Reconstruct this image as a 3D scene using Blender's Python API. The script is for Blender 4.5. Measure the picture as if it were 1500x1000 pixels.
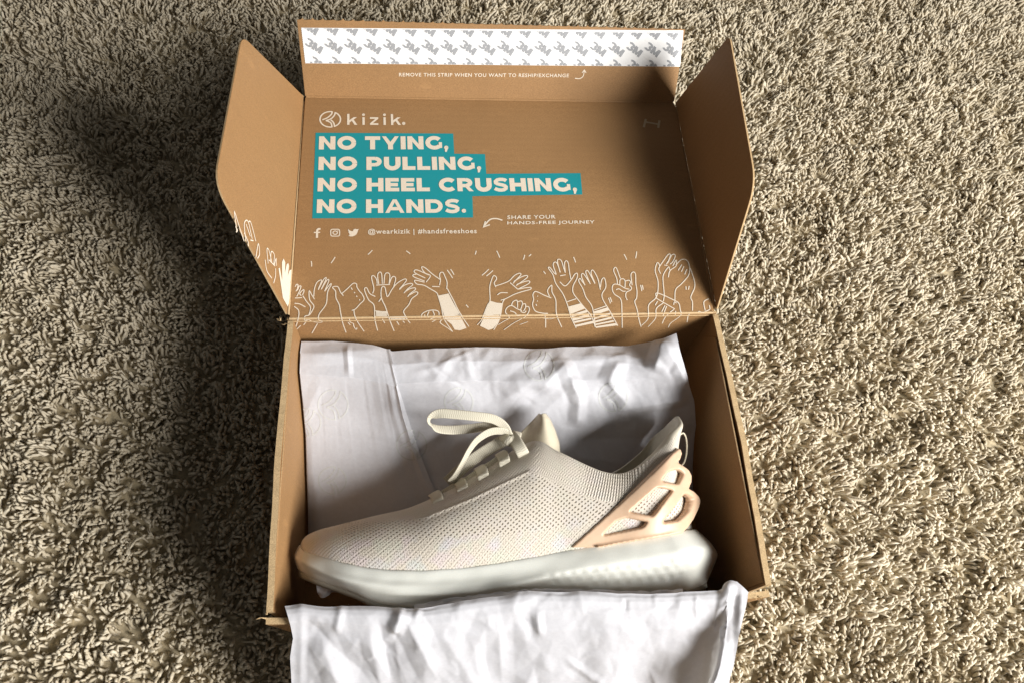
import bpy, bmesh, math, random
import numpy as np
from mathutils import Matrix, Vector

for o in list(bpy.data.objects):
    bpy.data.objects.remove(o, do_unlink=True)
scene = bpy.context.scene
COL = scene.collection
random.seed(7)
RNG = np.random.default_rng(7)

# ------------------------------------------------------------------ camera
W, H = .33, .125
CAM = np.array([-0.0574190, -0.0586246, 0.6374323])
PITCH, YAW, ROLL, FPX = 0.4571465, -0.2360132, 0.1945211, 1107.694
D, LID_ANG, TUCK_L, TUCK_ANG, LID_L = 0.2084786, 1.5611104, 0.0630571, 0.5864305, 0.2144397
def _rot(p, y, r):
    cx, sx, cy, sy, cr, sr = math.cos(p), math.sin(p), math.cos(y), math.sin(y), math.cos(r), math.sin(r)
    Rx = np.array([[1,0,0],[0,cx,-sx],[0,sx,cx]]); Rz = np.array([[cy,-sy,0],[sy,cy,0],[0,0,1]]); Rr = np.array([[cr,-sr,0],[sr,cr,0],[0,0,1]])
    return Rz @ Rx @ Rr
CR = _rot(PITCH, YAW, ROLL)
cd = bpy.data.cameras.new('camera'); cam = bpy.data.objects.new('camera', cd); COL.objects.link(cam)
cd.sensor_fit = 'HORIZONTAL'; cd.sensor_width = 36; cd.lens = FPX/1500*36; cd.clip_start = .01; cd.clip_end = 50
m = Matrix.Identity(4)
for i in range(3):
    for j in range(3): m[i][j] = CR[i][j]
    m[i][3] = CAM[i]
cam.matrix_world = m
scene.camera = cam

# ------------------------------------------------------------------ light: dim room, one window on the right
world = bpy.data.worlds.new('World'); scene.world = world; world.use_nodes = True
bg = world.node_tree.nodes['Background']; bg.inputs[0].default_value = (1.0, .97, .92, 1); bg.inputs[1].default_value = .066
LIGHT_AZ, LIGHT_EL, LIGHT_R = 35, 34, 1.9
az, el = math.radians(LIGHT_AZ), math.radians(LIGHT_EL)
ldir = Vector((math.cos(az)*math.cos(el), -math.sin(az)*math.cos(el), math.sin(el)))
ld = bpy.data.lights.new('window_light', 'AREA'); ld.shape = 'RECTANGLE'; ld.size = .80; ld.size_y = .86
ld.energy = 70; ld.color = (1.0, .975, .935)
lo = bpy.data.objects.new('window_light', ld); COL.objects.link(lo)
lo.location = Vector((.02, .14, .08)) + ldir*LIGHT_R
lo.rotation_euler = ldir.to_track_quat('Z', 'Y').to_euler()
vs = scene.view_settings; vs.view_transform = 'Standard'; vs.look = 'None'; vs.exposure = .20; vs.gamma = 1; vs.use_curve_mapping = False
scene.render.engine = 'CYCLES'
scene.cycles.max_bounces = 8; scene.cycles.diffuse_bounces = 4

# ------------------------------------------------------------------ helpers
def ray(p):
    return CR @ np.array([(p[0]-750)/FPX, -(p[1]-500)/FPX, -1.])
def hit(p, P, n):
    d = ray(p); n = np.asarray(n, float); return CAM + d*(((np.asarray(P, float)-CAM) @ n)/(d @ n))
def hits(px, py, P, n):                        # arrays of pixels; P may be an array too
    dx = (px-750)/FPX; dy = -(py-500)/FPX
    d = np.stack([dx, dy, -np.ones_like(dx)], -1) @ CR.T
    n = np.asarray(n, float)
    k = ((P-CAM) @ n)/(d @ n)
    return CAM + d*k[..., None]
def cr_interp(P, m):                           # Catmull-Rom through rows of P, m samples
    P = np.asarray(P, float); n = len(P)
    t = np.linspace(0, n-1, m); i = np.clip(t.astype(int), 0, n-2); f = (t-i)[:, None]
    g = lambda k: P[np.clip(k, 0, n-1)]
    p0, p1, p2, p3 = g(i-1), g(i), g(i+1), g(i+2)
    p0 = np.where((i == 0)[:, None], 2*p1-p2, p0); p3 = np.where((i == n-2)[:, None], 2*p2-p1, p3)
    return .5*(2*p1+(p2-p0)*f+(2*p0-5*p1+4*p2-p3)*f**2+(3*p1-p0-3*p2+p3)*f**3)
def _hash(ix, iy, s):
    h = (ix*374761393+iy*668265263+s*1442695041) & 0x7fffffff
    h = ((h ^ (h >> 13))*1274126177) & 0x7fffffff
    return ((h ^ (h >> 16)) & 0xffff)/65535.
def noise(x, y, s=0):                          # value-gradient noise, about -1..1
    x = np.asarray(x, float); y = np.asarray(y, float)
    ix = np.floor(x).astype(np.int64); iy = np.floor(y).astype(np.int64); fx = x-ix; fy = y-iy
    def gr(a, b, dx, dy):
        t = _hash(a, b, s)*2*np.pi; return np.cos(t)*dx+np.sin(t)*dy
    u = fx**3*(fx*(fx*6-15)+10); v = fy**3*(fy*(fy*6-15)+10)
    a = gr(ix, iy, fx, fy)*(1-u)+gr(ix+1, iy, fx-1, fy)*u
    b = gr(ix, iy+1, fx, fy-1)*(1-u)+gr(ix+1, iy+1, fx-1, fy-1)*u
    return 1.5*(a*(1-v)+b*v)
def sstep(a, b, x):
    t = np.clip((x-a)/(b-a), 0, 1); return t*t*(3-2*t)

def link(name, me, mats, parent=None, smooth=False):
    if not isinstance(mats, (list, tuple)): mats = [mats]
    for mt in mats: me.materials.append(mt)
    if smooth:
        me.polygons.foreach_set('use_smooth', np.ones(len(me.polygons), bool))
    o = bpy.data.objects.new(name, me); COL.objects.link(o)
    if parent is not None:
        o.parent = parent
        w = parent.location if parent.parent is None else parent.parent.location
        if parent.parent is None: o.matrix_parent_inverse = Matrix.Translation(-Vector(parent.location))
        # a sub-part's parent mesh already sits at the world origin
    return o
def mesh_obj(name, V, F, mats, parent=None, smooth=False, midx=None):
    me = bpy.data.meshes.new(name); me.from_pydata([tuple(map(float, v)) for v in V], [], [tuple(int(i) for i in f) for f in F])
    if midx is not None: me.polygons.foreach_set('material_index', np.asarray(midx, np.int32))
    me.update()
    return link(name, me, mats, parent, smooth)
def grid_faces(nu, nv, off=0, flip=False, wrap=False):
    F = []
    for i in range(nu-1 if not wrap else nu):
        for j in range(nv-1):
            a = off+i*nv+j; b = off+((i+1) % nu)*nv+j
            F.append((a, a+1, b+1, b) if flip else (a, b, b+1, a+1))
    return F
def empty(name, loc, label=None, cat=None):
    o = bpy.data.objects.new(name, None); COL.objects.link(o); o.location = loc; o.empty_display_size = .05
    if label: o['label'] = label
    if cat: o['category'] = cat
    bpy.context.view_layer.update()
    return o

# ------------------------------------------------------------------ materials
class NT:
    def __init__(s, name):
        s.m = bpy.data.materials.new(name); s.m.use_nodes = True; s.t = s.m.node_tree; s.b = s.t.nodes['Principled BSDF']
        s.out = s.t.nodes['Material Output']
    def n(s, typ, **kw):
        x = s.t.nodes.new(typ)
        for k, v in kw.items():
            if k.startswith('i_'):
                key = k[2:]; x.inputs[int(key) if key.isdigit() else key].default_value = v
            else: setattr(x, k, v)
        return x
    def l(s, a, b): s.t.links.new(a, b)
    def math(s, op, a, b=None, c=None, clamp=False):
        x = s.n('ShaderNodeMath', operation=op); x.use_clamp = clamp
        for i, v in enumerate((a, b, c)):
            if v is None: continue
            if hasattr(v, 'is_output'): s.l(v, x.inputs[i])
            else: x.inputs[i].default_value = v
        return x.outputs[0]
    def mix(s, f, a, b, blend='MIX'):
        x = s.n('ShaderNodeMix', data_type='RGBA', blend_type=blend)
        for k, v in ((0, f), (6, a), (7, b)):
            if hasattr(v, 'is_output'): s.l(v, x.inputs[k])
            else: x.inputs[k].default_value = v if k == 0 else (*v, 1)
        return x.outputs[2]
    def noise(s, scale, detail=2, rough=.5, vec=None):
        x = s.n('ShaderNodeTexNoise'); x.inputs['Scale'].default_value = scale; x.inputs['Detail'].default_value = detail; x.inputs['Roughness'].default_value = rough
        if vec is not None: s.l(vec, x.inputs['Vector'])
        return x.outputs['Fac']
    def ramp(s, f, a, b):
        return s.math('SMOOTH_MIN', 1, s.math('MAXIMUM', 0, s.math('DIVIDE', s.math('SUBTRACT', f, a), b-a)), .0)
    def bump(s, h, strength, dist, normal=None):
        x = s.n('ShaderNodeBump'); x.inputs['Strength'].default_value = strength; x.inputs['Distance'].default_value = dist
        s.l(h, x.inputs['Height'])
        if normal is not None: s.l(normal, x.inputs['Normal'])
        return x.outputs[0]
    def geo(s):
        return s.n('ShaderNodeNewGeometry').outputs['Position']
    def set(s, **kw):
        for k, v in kw.items():
            k = k.replace('_', ' ')
            inp = s.b.inputs[k]
            if hasattr(v, 'is_output'): s.l(v, inp)
            else: inp.default_value = (*v, 1) if isinstance(v, tuple) and len(v) == 3 and inp.type == 'RGBA' else v

def mat_card(name, base, flute_axis=1):
    t = NT(name); p = t.geo()
    mp = t.n('ShaderNodeMapping'); mp.inputs['Scale'].default_value = (1, 4, 1); t.l(p, mp.inputs[0])
    f1 = t.noise(900, 3, .6, mp.outputs[0]); f2 = t.noise(2600, 2, .6, p); f3 = t.noise(18, 3, .6, p)
    dark = tuple(c*.70 for c in base); lite = tuple(min(1, c*1.18) for c in base)
    c = t.mix(t.ramp(f1, .3, .7), dark, lite)
    c = t.mix(t.math('MULTIPLY', t.ramp(f2, .60, .75), .45), c, tuple(x*.5 for x in base))
    c = t.mix(t.math('MULTIPLY', t.ramp(f3, .35, .75), .40), c, tuple(x*.78 for x in base))
    mp2 = t.n('ShaderNodeMapping'); mp2.inputs['Scale'].default_value = (26, 90, 26); mp2.inputs['Rotation'].default_value = (.2, .1, .5); t.l(p, mp2.inputs[0])
    c = t.mix(t.math('MULTIPLY', t.ramp(t.noise(1, 5, .7, mp2.outputs[0]), .62, .74), .35), c, tuple(min(1, x*1.45) for x in base))
    wv = t.n('ShaderNodeTexWave', wave_type='BANDS', bands_direction='XYZ'[flute_axis] if flute_axis < 3 else 'X')
    wv.inputs['Scale'].default_value = 52; wv.inputs['Distortion'].default_value = .6; t.l(p, wv.inputs[0])
    n1 = t.bump(wv.outputs['Fac'], .10, .0004)
    n2 = t.bump(t.noise(60, 4, .6, p), .25, .0012, n1)
    n3 = t.bump(f1, .18, .0002, n2)
    t.set(Base_Color=c, Roughness=.62, Normal=n3); t.b.inputs['Specular IOR Level'].default_value = .3
    return t.m
def mat_plain(name, col, rough=.6, spec=.3, var=.12, scale=700, bump=.0001, sss=0):
    t = NT(name); p = t.geo(); f = t.noise(scale, 3, .6, p)
    c = t.mix(t.ramp(f, .3, .7), tuple(x*(1-var) for x in col), tuple(min(1, x*(1+var*.5)) for x in col))
    t.set(Base_Color=c, Roughness=rough, Normal=t.bump(f, .3, bump)); t.b.inputs['Specular IOR Level'].default_value = spec
    if sss:
        t.b.inputs['Subsurface Weight'].default_value = sss; t.b.inputs['Subsurface Radius'].default_value = (.006, .005, .004); t.b.inputs['Subsurface Scale'].default_value = 1
    return t.m
M = {}
M['card'] = mat_card('kraft_cardboard', (.365, .205, .088))
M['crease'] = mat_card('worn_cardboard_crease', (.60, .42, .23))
M['card_edge'] = mat_plain('cardboard_cut_edge', (.56, .40, .22), .8, .2, .35, 1500, .0004)
def mat_print(name, col, under, keep):
    # ink on kraft: worn through in tiny flecks
    t = NT(name); p = t.geo(); f = t.noise(1500, 3, .7, p)
    c = t.mix(t.math('MULTIPLY', t.ramp(f, .52, .70), keep), col, under)
    t.set(Base_Color=c, Roughness=.6); t.b.inputs['Specular IOR Level'].default_value = .25
    return t.m
M['ink_white'] = mat_print('white_print_ink', (.80, .70, .57), (.55, .40, .24), .55)
M['ink_teal'] = mat_print('teal_print_ink', (.012, .285, .325), (.06, .25, .23), .5)
M['strip'] = mat_plain('release_liner', (.90, .90, .90), .35, .5, .03, 200)
M['ink_grey'] = mat_plain('grey_print_ink', (.36, .37, .39), .5, .3, .15, 1200)
M['tissue_ink'] = mat_plain('tissue_emblem_ink', (.59, .60, .60), .6, .2, .05)

def mat_tissue():
    t = NT('white_tissue_paper'); p = t.geo(); f = t.noise(420, 4, .65, p); g = t.noise(60, 3, .6, p)
    c = t.mix(t.ramp(f, .3, .7), (.63, .635, .68), (.69, .695, .74))
    nb = t.bump(g, .10, .0008); nb = t.bump(f, .22, .00018, nb)
    t.set(Base_Color=c, Roughness=.55, Normal=nb); t.b.inputs['Specular IOR Level'].default_value = .3
    tr = t.n('ShaderNodeBsdfTranslucent'); tr.inputs[0].default_value = (.82, .80, .76, 1); t.l(nb, tr.inputs['Normal'])
    mx = t.n('ShaderNodeMixShader'); mx.inputs[0].default_value = .18
    t.l(t.b.outputs[0], mx.inputs[1]); t.l(tr.outputs[0], mx.inputs[2]); t.l(mx.outputs[0], t.out.inputs[0])
    return t.m
M['tissue'] = mat_tissue()

def mat_carpet():
    t = NT('beige_carpet_yarn')
    at = t.n('ShaderNodeAttribute', attribute_name='tone'); p = t.geo()
    c = t.mix(at.outputs['Fac'], (.60, .515, .37), (.95, .86, .69))
    f = t.noise(1400, 2, .6, p)
    c = t.mix(t.math('MULTIPLY', t.ramp(f, .35, .7), .3), c, (.46, .39, .27))
    t.set(Base_Color=c, Roughness=.85, Normal=t.bump(f, .6, .0006)); t.b.inputs['Specular IOR Level'].default_value = .05
    tr = t.n('ShaderNodeBsdfTranslucent'); t.l(c, tr.inputs[0])
    mx = t.n('ShaderNodeMixShader'); mx.inputs[0].default_value = .22
    t.l(t.b.outputs[0], mx.inputs[1]); t.l(tr.outputs[0], mx.inputs[2]); t.l(mx.outputs[0], t.out.inputs[0])
    return t.m
M['carpet'] = mat_carpet()
M['carpet_base'] = mat_plain('carpet_backing', (.48, .405, .275), .95, .05, .4, 300, .002)

def mat_knit():
    t = NT('cream_knit'); uv = t.n('ShaderNodeUVMap', uv_map='UVMap'); sp = t.n('ShaderNodeSeparateXYZ'); t.l(uv.outputs[0], sp.inputs[0])
    hole = t.n('ShaderNodeAttribute', attribute_name='hole').outputs['Fac']; tint = t.n('ShaderNodeAttribute', attribute_name='tint').outputs['Fac']
    p = t.geo(); jit = t.noise(160, 2, .5, p)
    jit2 = t.noise(520, 2, .5, p)
    u = t.math('ADD', sp.outputs[0], t.math('ADD', t.math('MULTIPLY', jit, .0020), t.math('MULTIPLY', jit2, .0011))); v = t.math('ADD', sp.outputs[1], t.math('ADD', t.math('MULTIPLY', jit, .0016), t.math('MULTIPLY', jit2, .0010)))
    def lattice(pu, pv):
        return t.math('MULTIPLY', t.math('COSINE', t.math('MULTIPLY', u, 2*math.pi/pu)), t.math('COSINE', t.math('MULTIPLY', v, 2*math.pi/pv)))
    big = t.ramp(lattice(.0042, .0034), .22, .80)
    fine = t.ramp(lattice(.0026, .0024), .10, .85)
    mb = t.math('MULTIPLY', t.math('MULTIPLY', big, hole), t.math('ADD', .55, t.math('MULTIPLY', jit2, .8)))
    mf = t.math('MULTIPLY', fine, t.math('SUBTRACT', 1, hole, clamp=True))
    base = (.62, .565, .485)
    hue = t.n('ShaderNodeTexNoise'); hue.inputs['Scale'].default_value = 85; hue.inputs['Detail'].default_value = 1.5; t.l(p, hue.inputs[0])
    hs = t.n('ShaderNodeSeparateXYZ'); t.l(hue.outputs['Color'], hs.inputs[0])
    c = t.mix(t.math('MULTIPLY', tint, t.ramp(hs.outputs[0], .50, .66)), base, (.64, .53, .61))
    c = t.mix(t.math('MULTIPLY', tint, t.ramp(hs.outputs[1], .50, .66)), c, (.53, .61, .50))
    c = t.mix(t.math('MULTIPLY', tint, t.ramp(hs.outputs[2], .54, .68)), c, (.55, .58, .64))
    c = t.mix(t.math('MULTIPLY', mb, .80), c, (.26, .21, .15))
    c = t.mix(t.math('MULTIPLY', mf, .32), c, (.38, .32, .25))
    hgt = t.math('SUBTRACT', 1, t.math('ADD', mb, t.math('MULTIPLY', mf, .45)))
    nb = t.bump(hgt, .8, .0007); nb = t.bump(t.noise(2200, 2, .6, p), .3, .0002, nb)
    t.set(Base_Color=c, Roughness=.8, Normal=nb); t.b.inputs['Specular IOR Level'].default_value = .2; t.b.inputs['Sheen Weight'].default_value = .2
    return t.m
M['knit'] = mat_knit()
M['lining'] = mat_plain('cream_padded_lining', (.66, .61, .50), .55, .35, .05, 300, .0002)
M['tongue'] = mat_plain('cream_leather_tongue', (.62, .56, .43), .45, .4, .06, 500, .0001)
def mat_lace():
    t = NT('cream_flat_lace'); uv = t.n('ShaderNodeUVMap', uv_map='UVMap'); sp = t.n('ShaderNodeSeparateXYZ'); t.l(uv.outputs[0], sp.inputs[0])
    w1 = t.math('SINE', t.math('MULTIPLY', t.math('ADD', sp.outputs[0], t.math('ABSOLUTE', sp.outputs[1])), 2*math.pi/.0014))
    w2 = t.math('SINE', t.math('MULTIPLY', sp.outputs[1], 2*math.pi/.0013))
    h = t.math('MULTIPLY', w1, w2)
    c = t.mix(t.ramp(h, -1, 1), (.50, .46, .35), (.74, .70, .59))
    t.set(Base_Color=c, Roughness=.7, Normal=t.bump(h, .5, .0003)); t.b.inputs['Specular IOR Level'].default_value = .25
    return t.m
M['lace'] = mat_lace()
M['cage'] = mat_plain('peach_moulded_rubber', (.63, .44, .30), .42, .45, .05, 200, .0001, .15)
M['midsole'] = mat_plain('pale_sage_foam', (.70, .71, .66), .42, .42, .05, 1600, .0004, .10)
M['bumper'] = mat_plain('peach_toe_rubber', (.74, .695, .62), .4, .4, .05, 300, .0001, .2)
M['outsole'] = mat_plain('clear_grey_outsole', (.42, .42, .37), .4, .4, .1, 300)
M['insole'] = mat_plain('grey_insole', (.30, .27, .22), .9, .1, .2, 500)

# ------------------------------------------------------------------ carpet
def build_carpet():
    x0, x1, y0, y1 = -1.25, 1.45, -.75, 1.5
    n = 110
    gx, gy = np.meshgrid(np.linspace(x0, x1, n), np.linspace(y0, y1, n), indexing='ij')
    z = -.0088+.0012*noise(gx*30, gy*30, 3)
    V = np.stack([gx, gy, z], -1).reshape(-1, 3)
    c = mesh_obj('carpet', V, grid_faces(n, n), M['carpet_base'], smooth=True); c['kind'] = 'structure'
    c['label'] = 'beige cut pile carpet under the box'
    # yarn ends, denser where the photograph looks
    def pts(ax0, ax1, ay0, ay1, pitch, hole=None):
        X, Y = np.meshgrid(np.arange(ax0, ax1, pitch), np.arange(ay0, ay1, pitch*.92), indexing='ij')
        X = X+(np.arange(X.shape[1]) % 2)[None, :]*pitch*.5
        X = (X+RNG.uniform(-.45, .45, X.shape)*pitch).ravel(); Y = (Y+RNG.uniform(-.45, .45, Y.shape)*pitch).ravel()
        k = np.ones(len(X), bool)
        if hole: k &= ~((X > hole[0]) & (X < hole[1]) & (Y > hole[2]) & (Y < hole[3]))
        k &= ~((abs(X) < W/2-.02) & (Y > .02) & (Y < D-.02))            # nothing under the box
        return X[k], Y[k]
    core = (-.58, .78, -.14, .76)
    Xa, Ya = pts(*core, .0037); Xb, Yb = pts(-1.0, 1.2, -.5, 1.15, .0085, core)
    big = np.r_[np.ones(len(Xa)), np.full(len(Xb), 2.1)]
    X = np.r_[Xa, Xb]; Y = np.r_[Ya, Yb]; N = len(X)
    # gather yarn ends into tufts
    wx = noise(X*62, Y*62, 11); wy = noise(X*62, Y*62, 12)
    X = X+wx*.0052*big; Y = Y+wy*.0052*big
    Xr = X*.64+Y*.77; Yr = -X*.77+Y*.64
    hf = noise(X*85, Y*85, 21)*.55+noise(Xr*34, Yr*62, 24)*.95+noise(X*22, Y*22, 22)*.35+noise(X*9, Y*9, 23)*.3
    zt = -.003+.0056*hf+RNG.uniform(-.0016, .0016, N)
    lean = 1.0*noise(X*48, Y*48, 31), 1.0*noise(X*48, Y*48, 32)
    lx = lean[0]+.5*noise(X*8, Y*8, 33)+RNG.normal(0, .42, N)+.10; ly = lean[1]+.5*noise(X*8, Y*8, 34)+RNG.normal(0, .42, N)-.1
    L = RNG.uniform(.0085, .0130, N)*big**.5
    r = RNG.uniform(.0011, .0019, N)*big
    tip = np.stack([X+lx*L*.75, Y+ly*L*.75, zt+.004], -1)
    # sheltered by the box: keep yarn out of the cardboard
    base = np.stack([X, Y, zt-L*.85], -1)
    bend = np.stack([RNG.normal(0, .0019, N), RNG.normal(0, .0019, N), .0018*np.ones(N)], -1)*big[:, None]**.5
    ax = tip-base; ax /= np.linalg.norm(ax, axis=1)[:, None]
    e1 = np.cross(ax, [0, 0, 1.]); nn = np.linalg.norm(e1, axis=1); e1[nn < 1e-3] = [1, 0, 0]; e1 /= np.linalg.norm(e1, axis=1)[:, None]; e2 = np.cross(ax, e1)
    rings = [(0, .65), (.45, 1.0), (.82, .88)]
    S = 4; per = len(rings)*S+1
    V = np.empty((N, per, 3)); ph = RNG.uniform(0, 6.28, N)
    for a, (f, rr) in enumerate(rings):
        cpos = base+(tip-base)*f+bend*math.sin(f*math.pi)
        for s in range(S):
            th = ph+2*math.pi*s/S+f*1.2
            V[:, a*S+s] = cpos+(e1*np.cos(th)[:, None]+e2*np.sin(th)[:, None])*(r*rr)[:, None]
    V[:, -1] = tip
    fq = []
    for a in range(len(rings)-1):
        for s in range(S): fq.append((a*S+s, a*S+(s+1) % S, (a+1)*S+(s+1) % S, (a+1)*S+s))
    ft = [((len(rings)-1)*S+s, (len(rings)-1)*S+(s+1) % S, per-1) for s in range(S)]
    off = (np.arange(N)*per)[:, None, None]
    Q = (np.array(fq)[None]+off).reshape(-1, 4); T = (np.array(ft)[None]+off).reshape(-1, 3)
    me = bpy.data.meshes.new('carpet_pile'); me.vertices.add(N*per); me.vertices.foreach_set('co', V.ravel().astype(np.float32))
    loops = np.r_[Q.ravel(), T.ravel()].astype(np.int32)
    me.loops.add(len(loops)); me.loops.foreach_set('vertex_index', loops)
    st = np.r_[np.arange(len(Q))*4, len(Q)*4+np.arange(len(T))*3].astype(np.int32)
    me.polygons.add(len(st)); me.polygons.foreach_set('loop_start', st)
    me.update(calc_edges=True)
    tone = np.clip(.55+.30*noise(X*25, Y*25, 41)+.30*hf+RNG.normal(0, .18, N), 0, 1)
    at = me.attributes.new('tone', 'FLOAT', 'POINT'); at.data.foreach_set('value', np.repeat(tone, per).astype(np.float32))
    o = link('carpet_pile', me, M['carpet'], None, True)
    o['kind'] = 'stuff'; o['label'] = 'thick beige twisted carpet pile around the box'; o['category'] = 'carpet'
build_carpet()

# ------------------------------------------------------------------ box frames
NL = np.array([0, -math.cos(LID_ANG), math.sin(LID_ANG)]); DL = np.array([0, math.sin(LID_ANG), math.cos(LID_ANG)])
HINGE = np.array([0, D, H])
LT = HINGE+DL*LID_L                                              # lid top edge
DT = np.array([0, math.sin(TUCK_ANG), math.cos(TUCK_ANG)]); NTK = np.array([0, -math.cos(TUCK_ANG), math.sin(TUCK_ANG)])
EX = np.array([1., 0, 0])
FLAP_L, FLAP_R = math.radians(74), math.radians(79)
DFL = np.array([-math.cos(FLAP_L), 0, math.sin(FLAP_L)]); NFL = np.array([math.sin(FLAP_L), 0, math.cos(FLAP_L)])
DFR = np.array([math.cos(FLAP_R), 0, math.sin(FLAP_R)]); NFR = np.array([-math.sin(FLAP_R), 0, math.cos(FLAP_R)])
box = empty('shoe_box', (0, D/2, 0), 'open brown cardboard shoe box with printed lid on the carpet', 'box')
TH = .0018
def plate(name, P0, ex, ey, nrm, outline, parent, thick=TH, bev=.0004, bow=None):
    """extruded outline: top face in the plane P0 + a ex + b ey, thickness behind it"""
    bm = bmesh.new(); P0, ex, ey, nrm = map(np.asarray, (P0, ex, ey, nrm))
    top = [bm.verts.new(P0+ex*a+ey*b) for a, b in outline]
    f = bm.faces.new(top); f.normal_update()
    if f.normal.dot(Vector(nrm)) < 0: f.normal_flip()
    r = bmesh.ops.extrude_face_region(bm, geom=[f])
    nv = [g for g in r['geom'] if isinstance(g, bmesh.types.BMVert)]
    bmesh.ops.translate(bm, verts=top, vec=Vector(-nrm*thick))
    bm.normal_update()
    for fc in bm.faces:
        if abs(fc.normal.dot(Vector(nrm))) < .5: fc.material_index = 1
    bmesh.ops.recalc_face_normals(bm, faces=bm.faces)
    ed = [e for e in bm.edges if len(e.link_faces) == 2 and {abs(x.normal.dot(Vector(nrm))) > .5 for x in e.link_faces} == {True, False}]
    bmesh.ops.bevel(bm, geom=ed, offset=bev, segments=2, affect='EDGES', profile=.5)
    me = bpy.data.meshes.new(name); bm.to_mesh(me); bm.free()
    return link(name, me, [M['card'], M['card_edge']], parent)
def rounded(pts, rad, seg=6):
    out = []; n = len(pts)
    for i in range(n):
        p = np.array(pts[i], float); a = np.array(pts[i-1], float)-p; b = np.array(pts[(i+1) % n], float)-p
        r = rad[i]
        if r <= 0: out.append(tuple(p)); continue
        a /= np.linalg.norm(a); b /= np.linalg.norm(b); p1 = p+a*r; p2 = p+b*r
        for k in range(seg+1):
            t = k/seg; out.append(tuple(p1*(1-t)**2+2*p*t*(1-t)+p2*t*t))
    return out
def wall(name, A, B, inward, z0, z1, th, parent, bow=0., lean=0., seed=0, rag=.0005):
    """upright board from A to B (plan), inner face on the line, slightly bowed, with a worn top edge"""
    A, B, inward = np.array(A, float), np.array(B, float), np.array(inward, float)
    nu, nv = 60, 10
    def sheet(o):
        P = []
        for i in range(nu):
            s = i/(nu-1)
            for j in range(nv):
                t = j/(nv-1)
                zz = z0+(z1-z0)*t
                if j == nv-1: zz += rag*noise(s*26+seed, seed*3.1, seed)+(-.0005 if o in (0, 3) else 0)
                d = bow*math.sin(math.pi*s)*t+lean*t+.0006*float(noise(s*5, t*2, seed+5))
                q = A+(B-A)*s-inward*(d)+(-inward*o*th/3.)
                P.append((q[0], q[1], zz))
        return P
    V = sheet(0)+sheet(3); off = nu*nv
    F = grid_faces(nu, nv)+grid_faces(nu, nv, off, True)
    mi = [0]*len(F)
    for i in range(nu-1):
        for j in (0, nv-1):
            a = i*nv+j; b = a+nv; F.append((a, b, b+off, a+off)); mi.append(1)
    for j in range(nv-1):
        for i in (0, nu-1):
            a = i*nv+j; F.append((a, a+1, a+1+off, a+off)); mi.append(1)
    o = mesh_obj(name, V, F, [M['card'], M['card_edge']], parent, midx=mi)
    bm = bmesh.new(); bm.from_mesh(o.data); bmesh.ops.recalc_face_normals(bm, faces=bm.faces); bm.to_mesh(o.data); bm.free()
    return o
hw = W/2
plate('bottom', (0, 0, .004), EX, (0, 1, 0), (0, 0, 1), [(-hw, .001), (hw, .001), (hw, D-.001), (-hw, D-.001)], box, .003)
wall('side_wall', (-hw+.003, .002), (-hw+.003, D-.001), (1, 0), .001, H-.001, .0042, box, .0018, -.001, 1)
wall('side_wall', (hw-.003, .002), (hw-.003, D-.001), (-1, 0), .001, H-.001, .0042, box, .0022, .0005, 2)
wall('front_wall', (-hw-.001, .003), (hw+.001, .003), (0, 1), .001, H-.006, .0040, box, .003, .004, 3)
wall('back_wall', (-hw-.001, D), (hw+.001, D), (0, -1), .001, H-.0012, .0020, box, .0, .0, 4, 0)
# rolled inner panels of the side walls, their ends cut at a slant
for sgn, nrm in ((-1, (1., 0, 0)), (1, (-1., 0, 0))):
    x = sgn*(hw-.0034)
    plate('inner_panel', (x, 0, 0), (0, 1., 0), (0, 0, 1.), nrm, rounded([(.004, .006), (D-.008, .006), (D-.008, H-.026), (D-.020, H-.0035), (.004, H-.0035)], [0, 0, .003, .003, 0]), box, .0014)
lid = plate('lid', HINGE, EX, DL, NL, [(-hw+.001, .0006), (hw-.001, .0006), (hw-.001, LID_L-.0006), (-hw+.001, LID_L-.0006)], box)
# the pressed fold along the hinge
def bead(name, P, Q, r, parent, up, flat=.55, mt='card'):
    P, Q, up = map(np.asarray, (P, Q, up)); ax = (Q-P)/np.linalg.norm(Q-P); sd = np.cross(ax, up)
    V = []; n = 90; k = 7
    for i in range(n):
        c = P+(Q-P)*i/(n-1)+up*(.0002*float(noise(i*.6, 3.3, 9)))
        for j in range(k):
            th = math.pi*j/(k-1); V.append(c+sd*math.cos(th)*r+up*math.sin(th)*r*flat)
    return mesh_obj(name, V, grid_faces(n, k), M[mt], parent, True)
up = np.array([0, -.6, .8])
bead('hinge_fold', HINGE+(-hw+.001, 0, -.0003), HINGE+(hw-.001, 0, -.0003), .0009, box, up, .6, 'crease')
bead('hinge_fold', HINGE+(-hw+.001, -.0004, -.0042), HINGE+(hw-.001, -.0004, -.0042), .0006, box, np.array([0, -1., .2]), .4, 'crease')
upt = np.array([0, -.75, .66])
bead('tuck_fold', LT+(-hw+.002, 0, 0), LT+(hw-.002, 0, 0), .0012, box, upt, .5)
# tuck flap with its torn perforated edge
ol = [(-hw+.001, .0008), (hw-.001, .0008), (hw-.0005, TUCK_L-.001)]
n = 40
for i in range(n):
    a = hw-.0005-(2*hw-.001)*(i+.5)/n; q = random.uniform(.35, 1.2)
    for da, db in ((.0042, 0), (.0016, .0002), (.0003, .0013*q), (-.0012, .0003), (-.0040, 0)):
        ol.append((a+da*.95, TUCK_L-.001+db+random.uniform(-.00012, .00012)))
ol.append((-hw+.0005, TUCK_L-.001))
tuck = plate('tuck_flap', LT, EX, DT, NTK, ol, box, bev=.00025)
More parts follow.
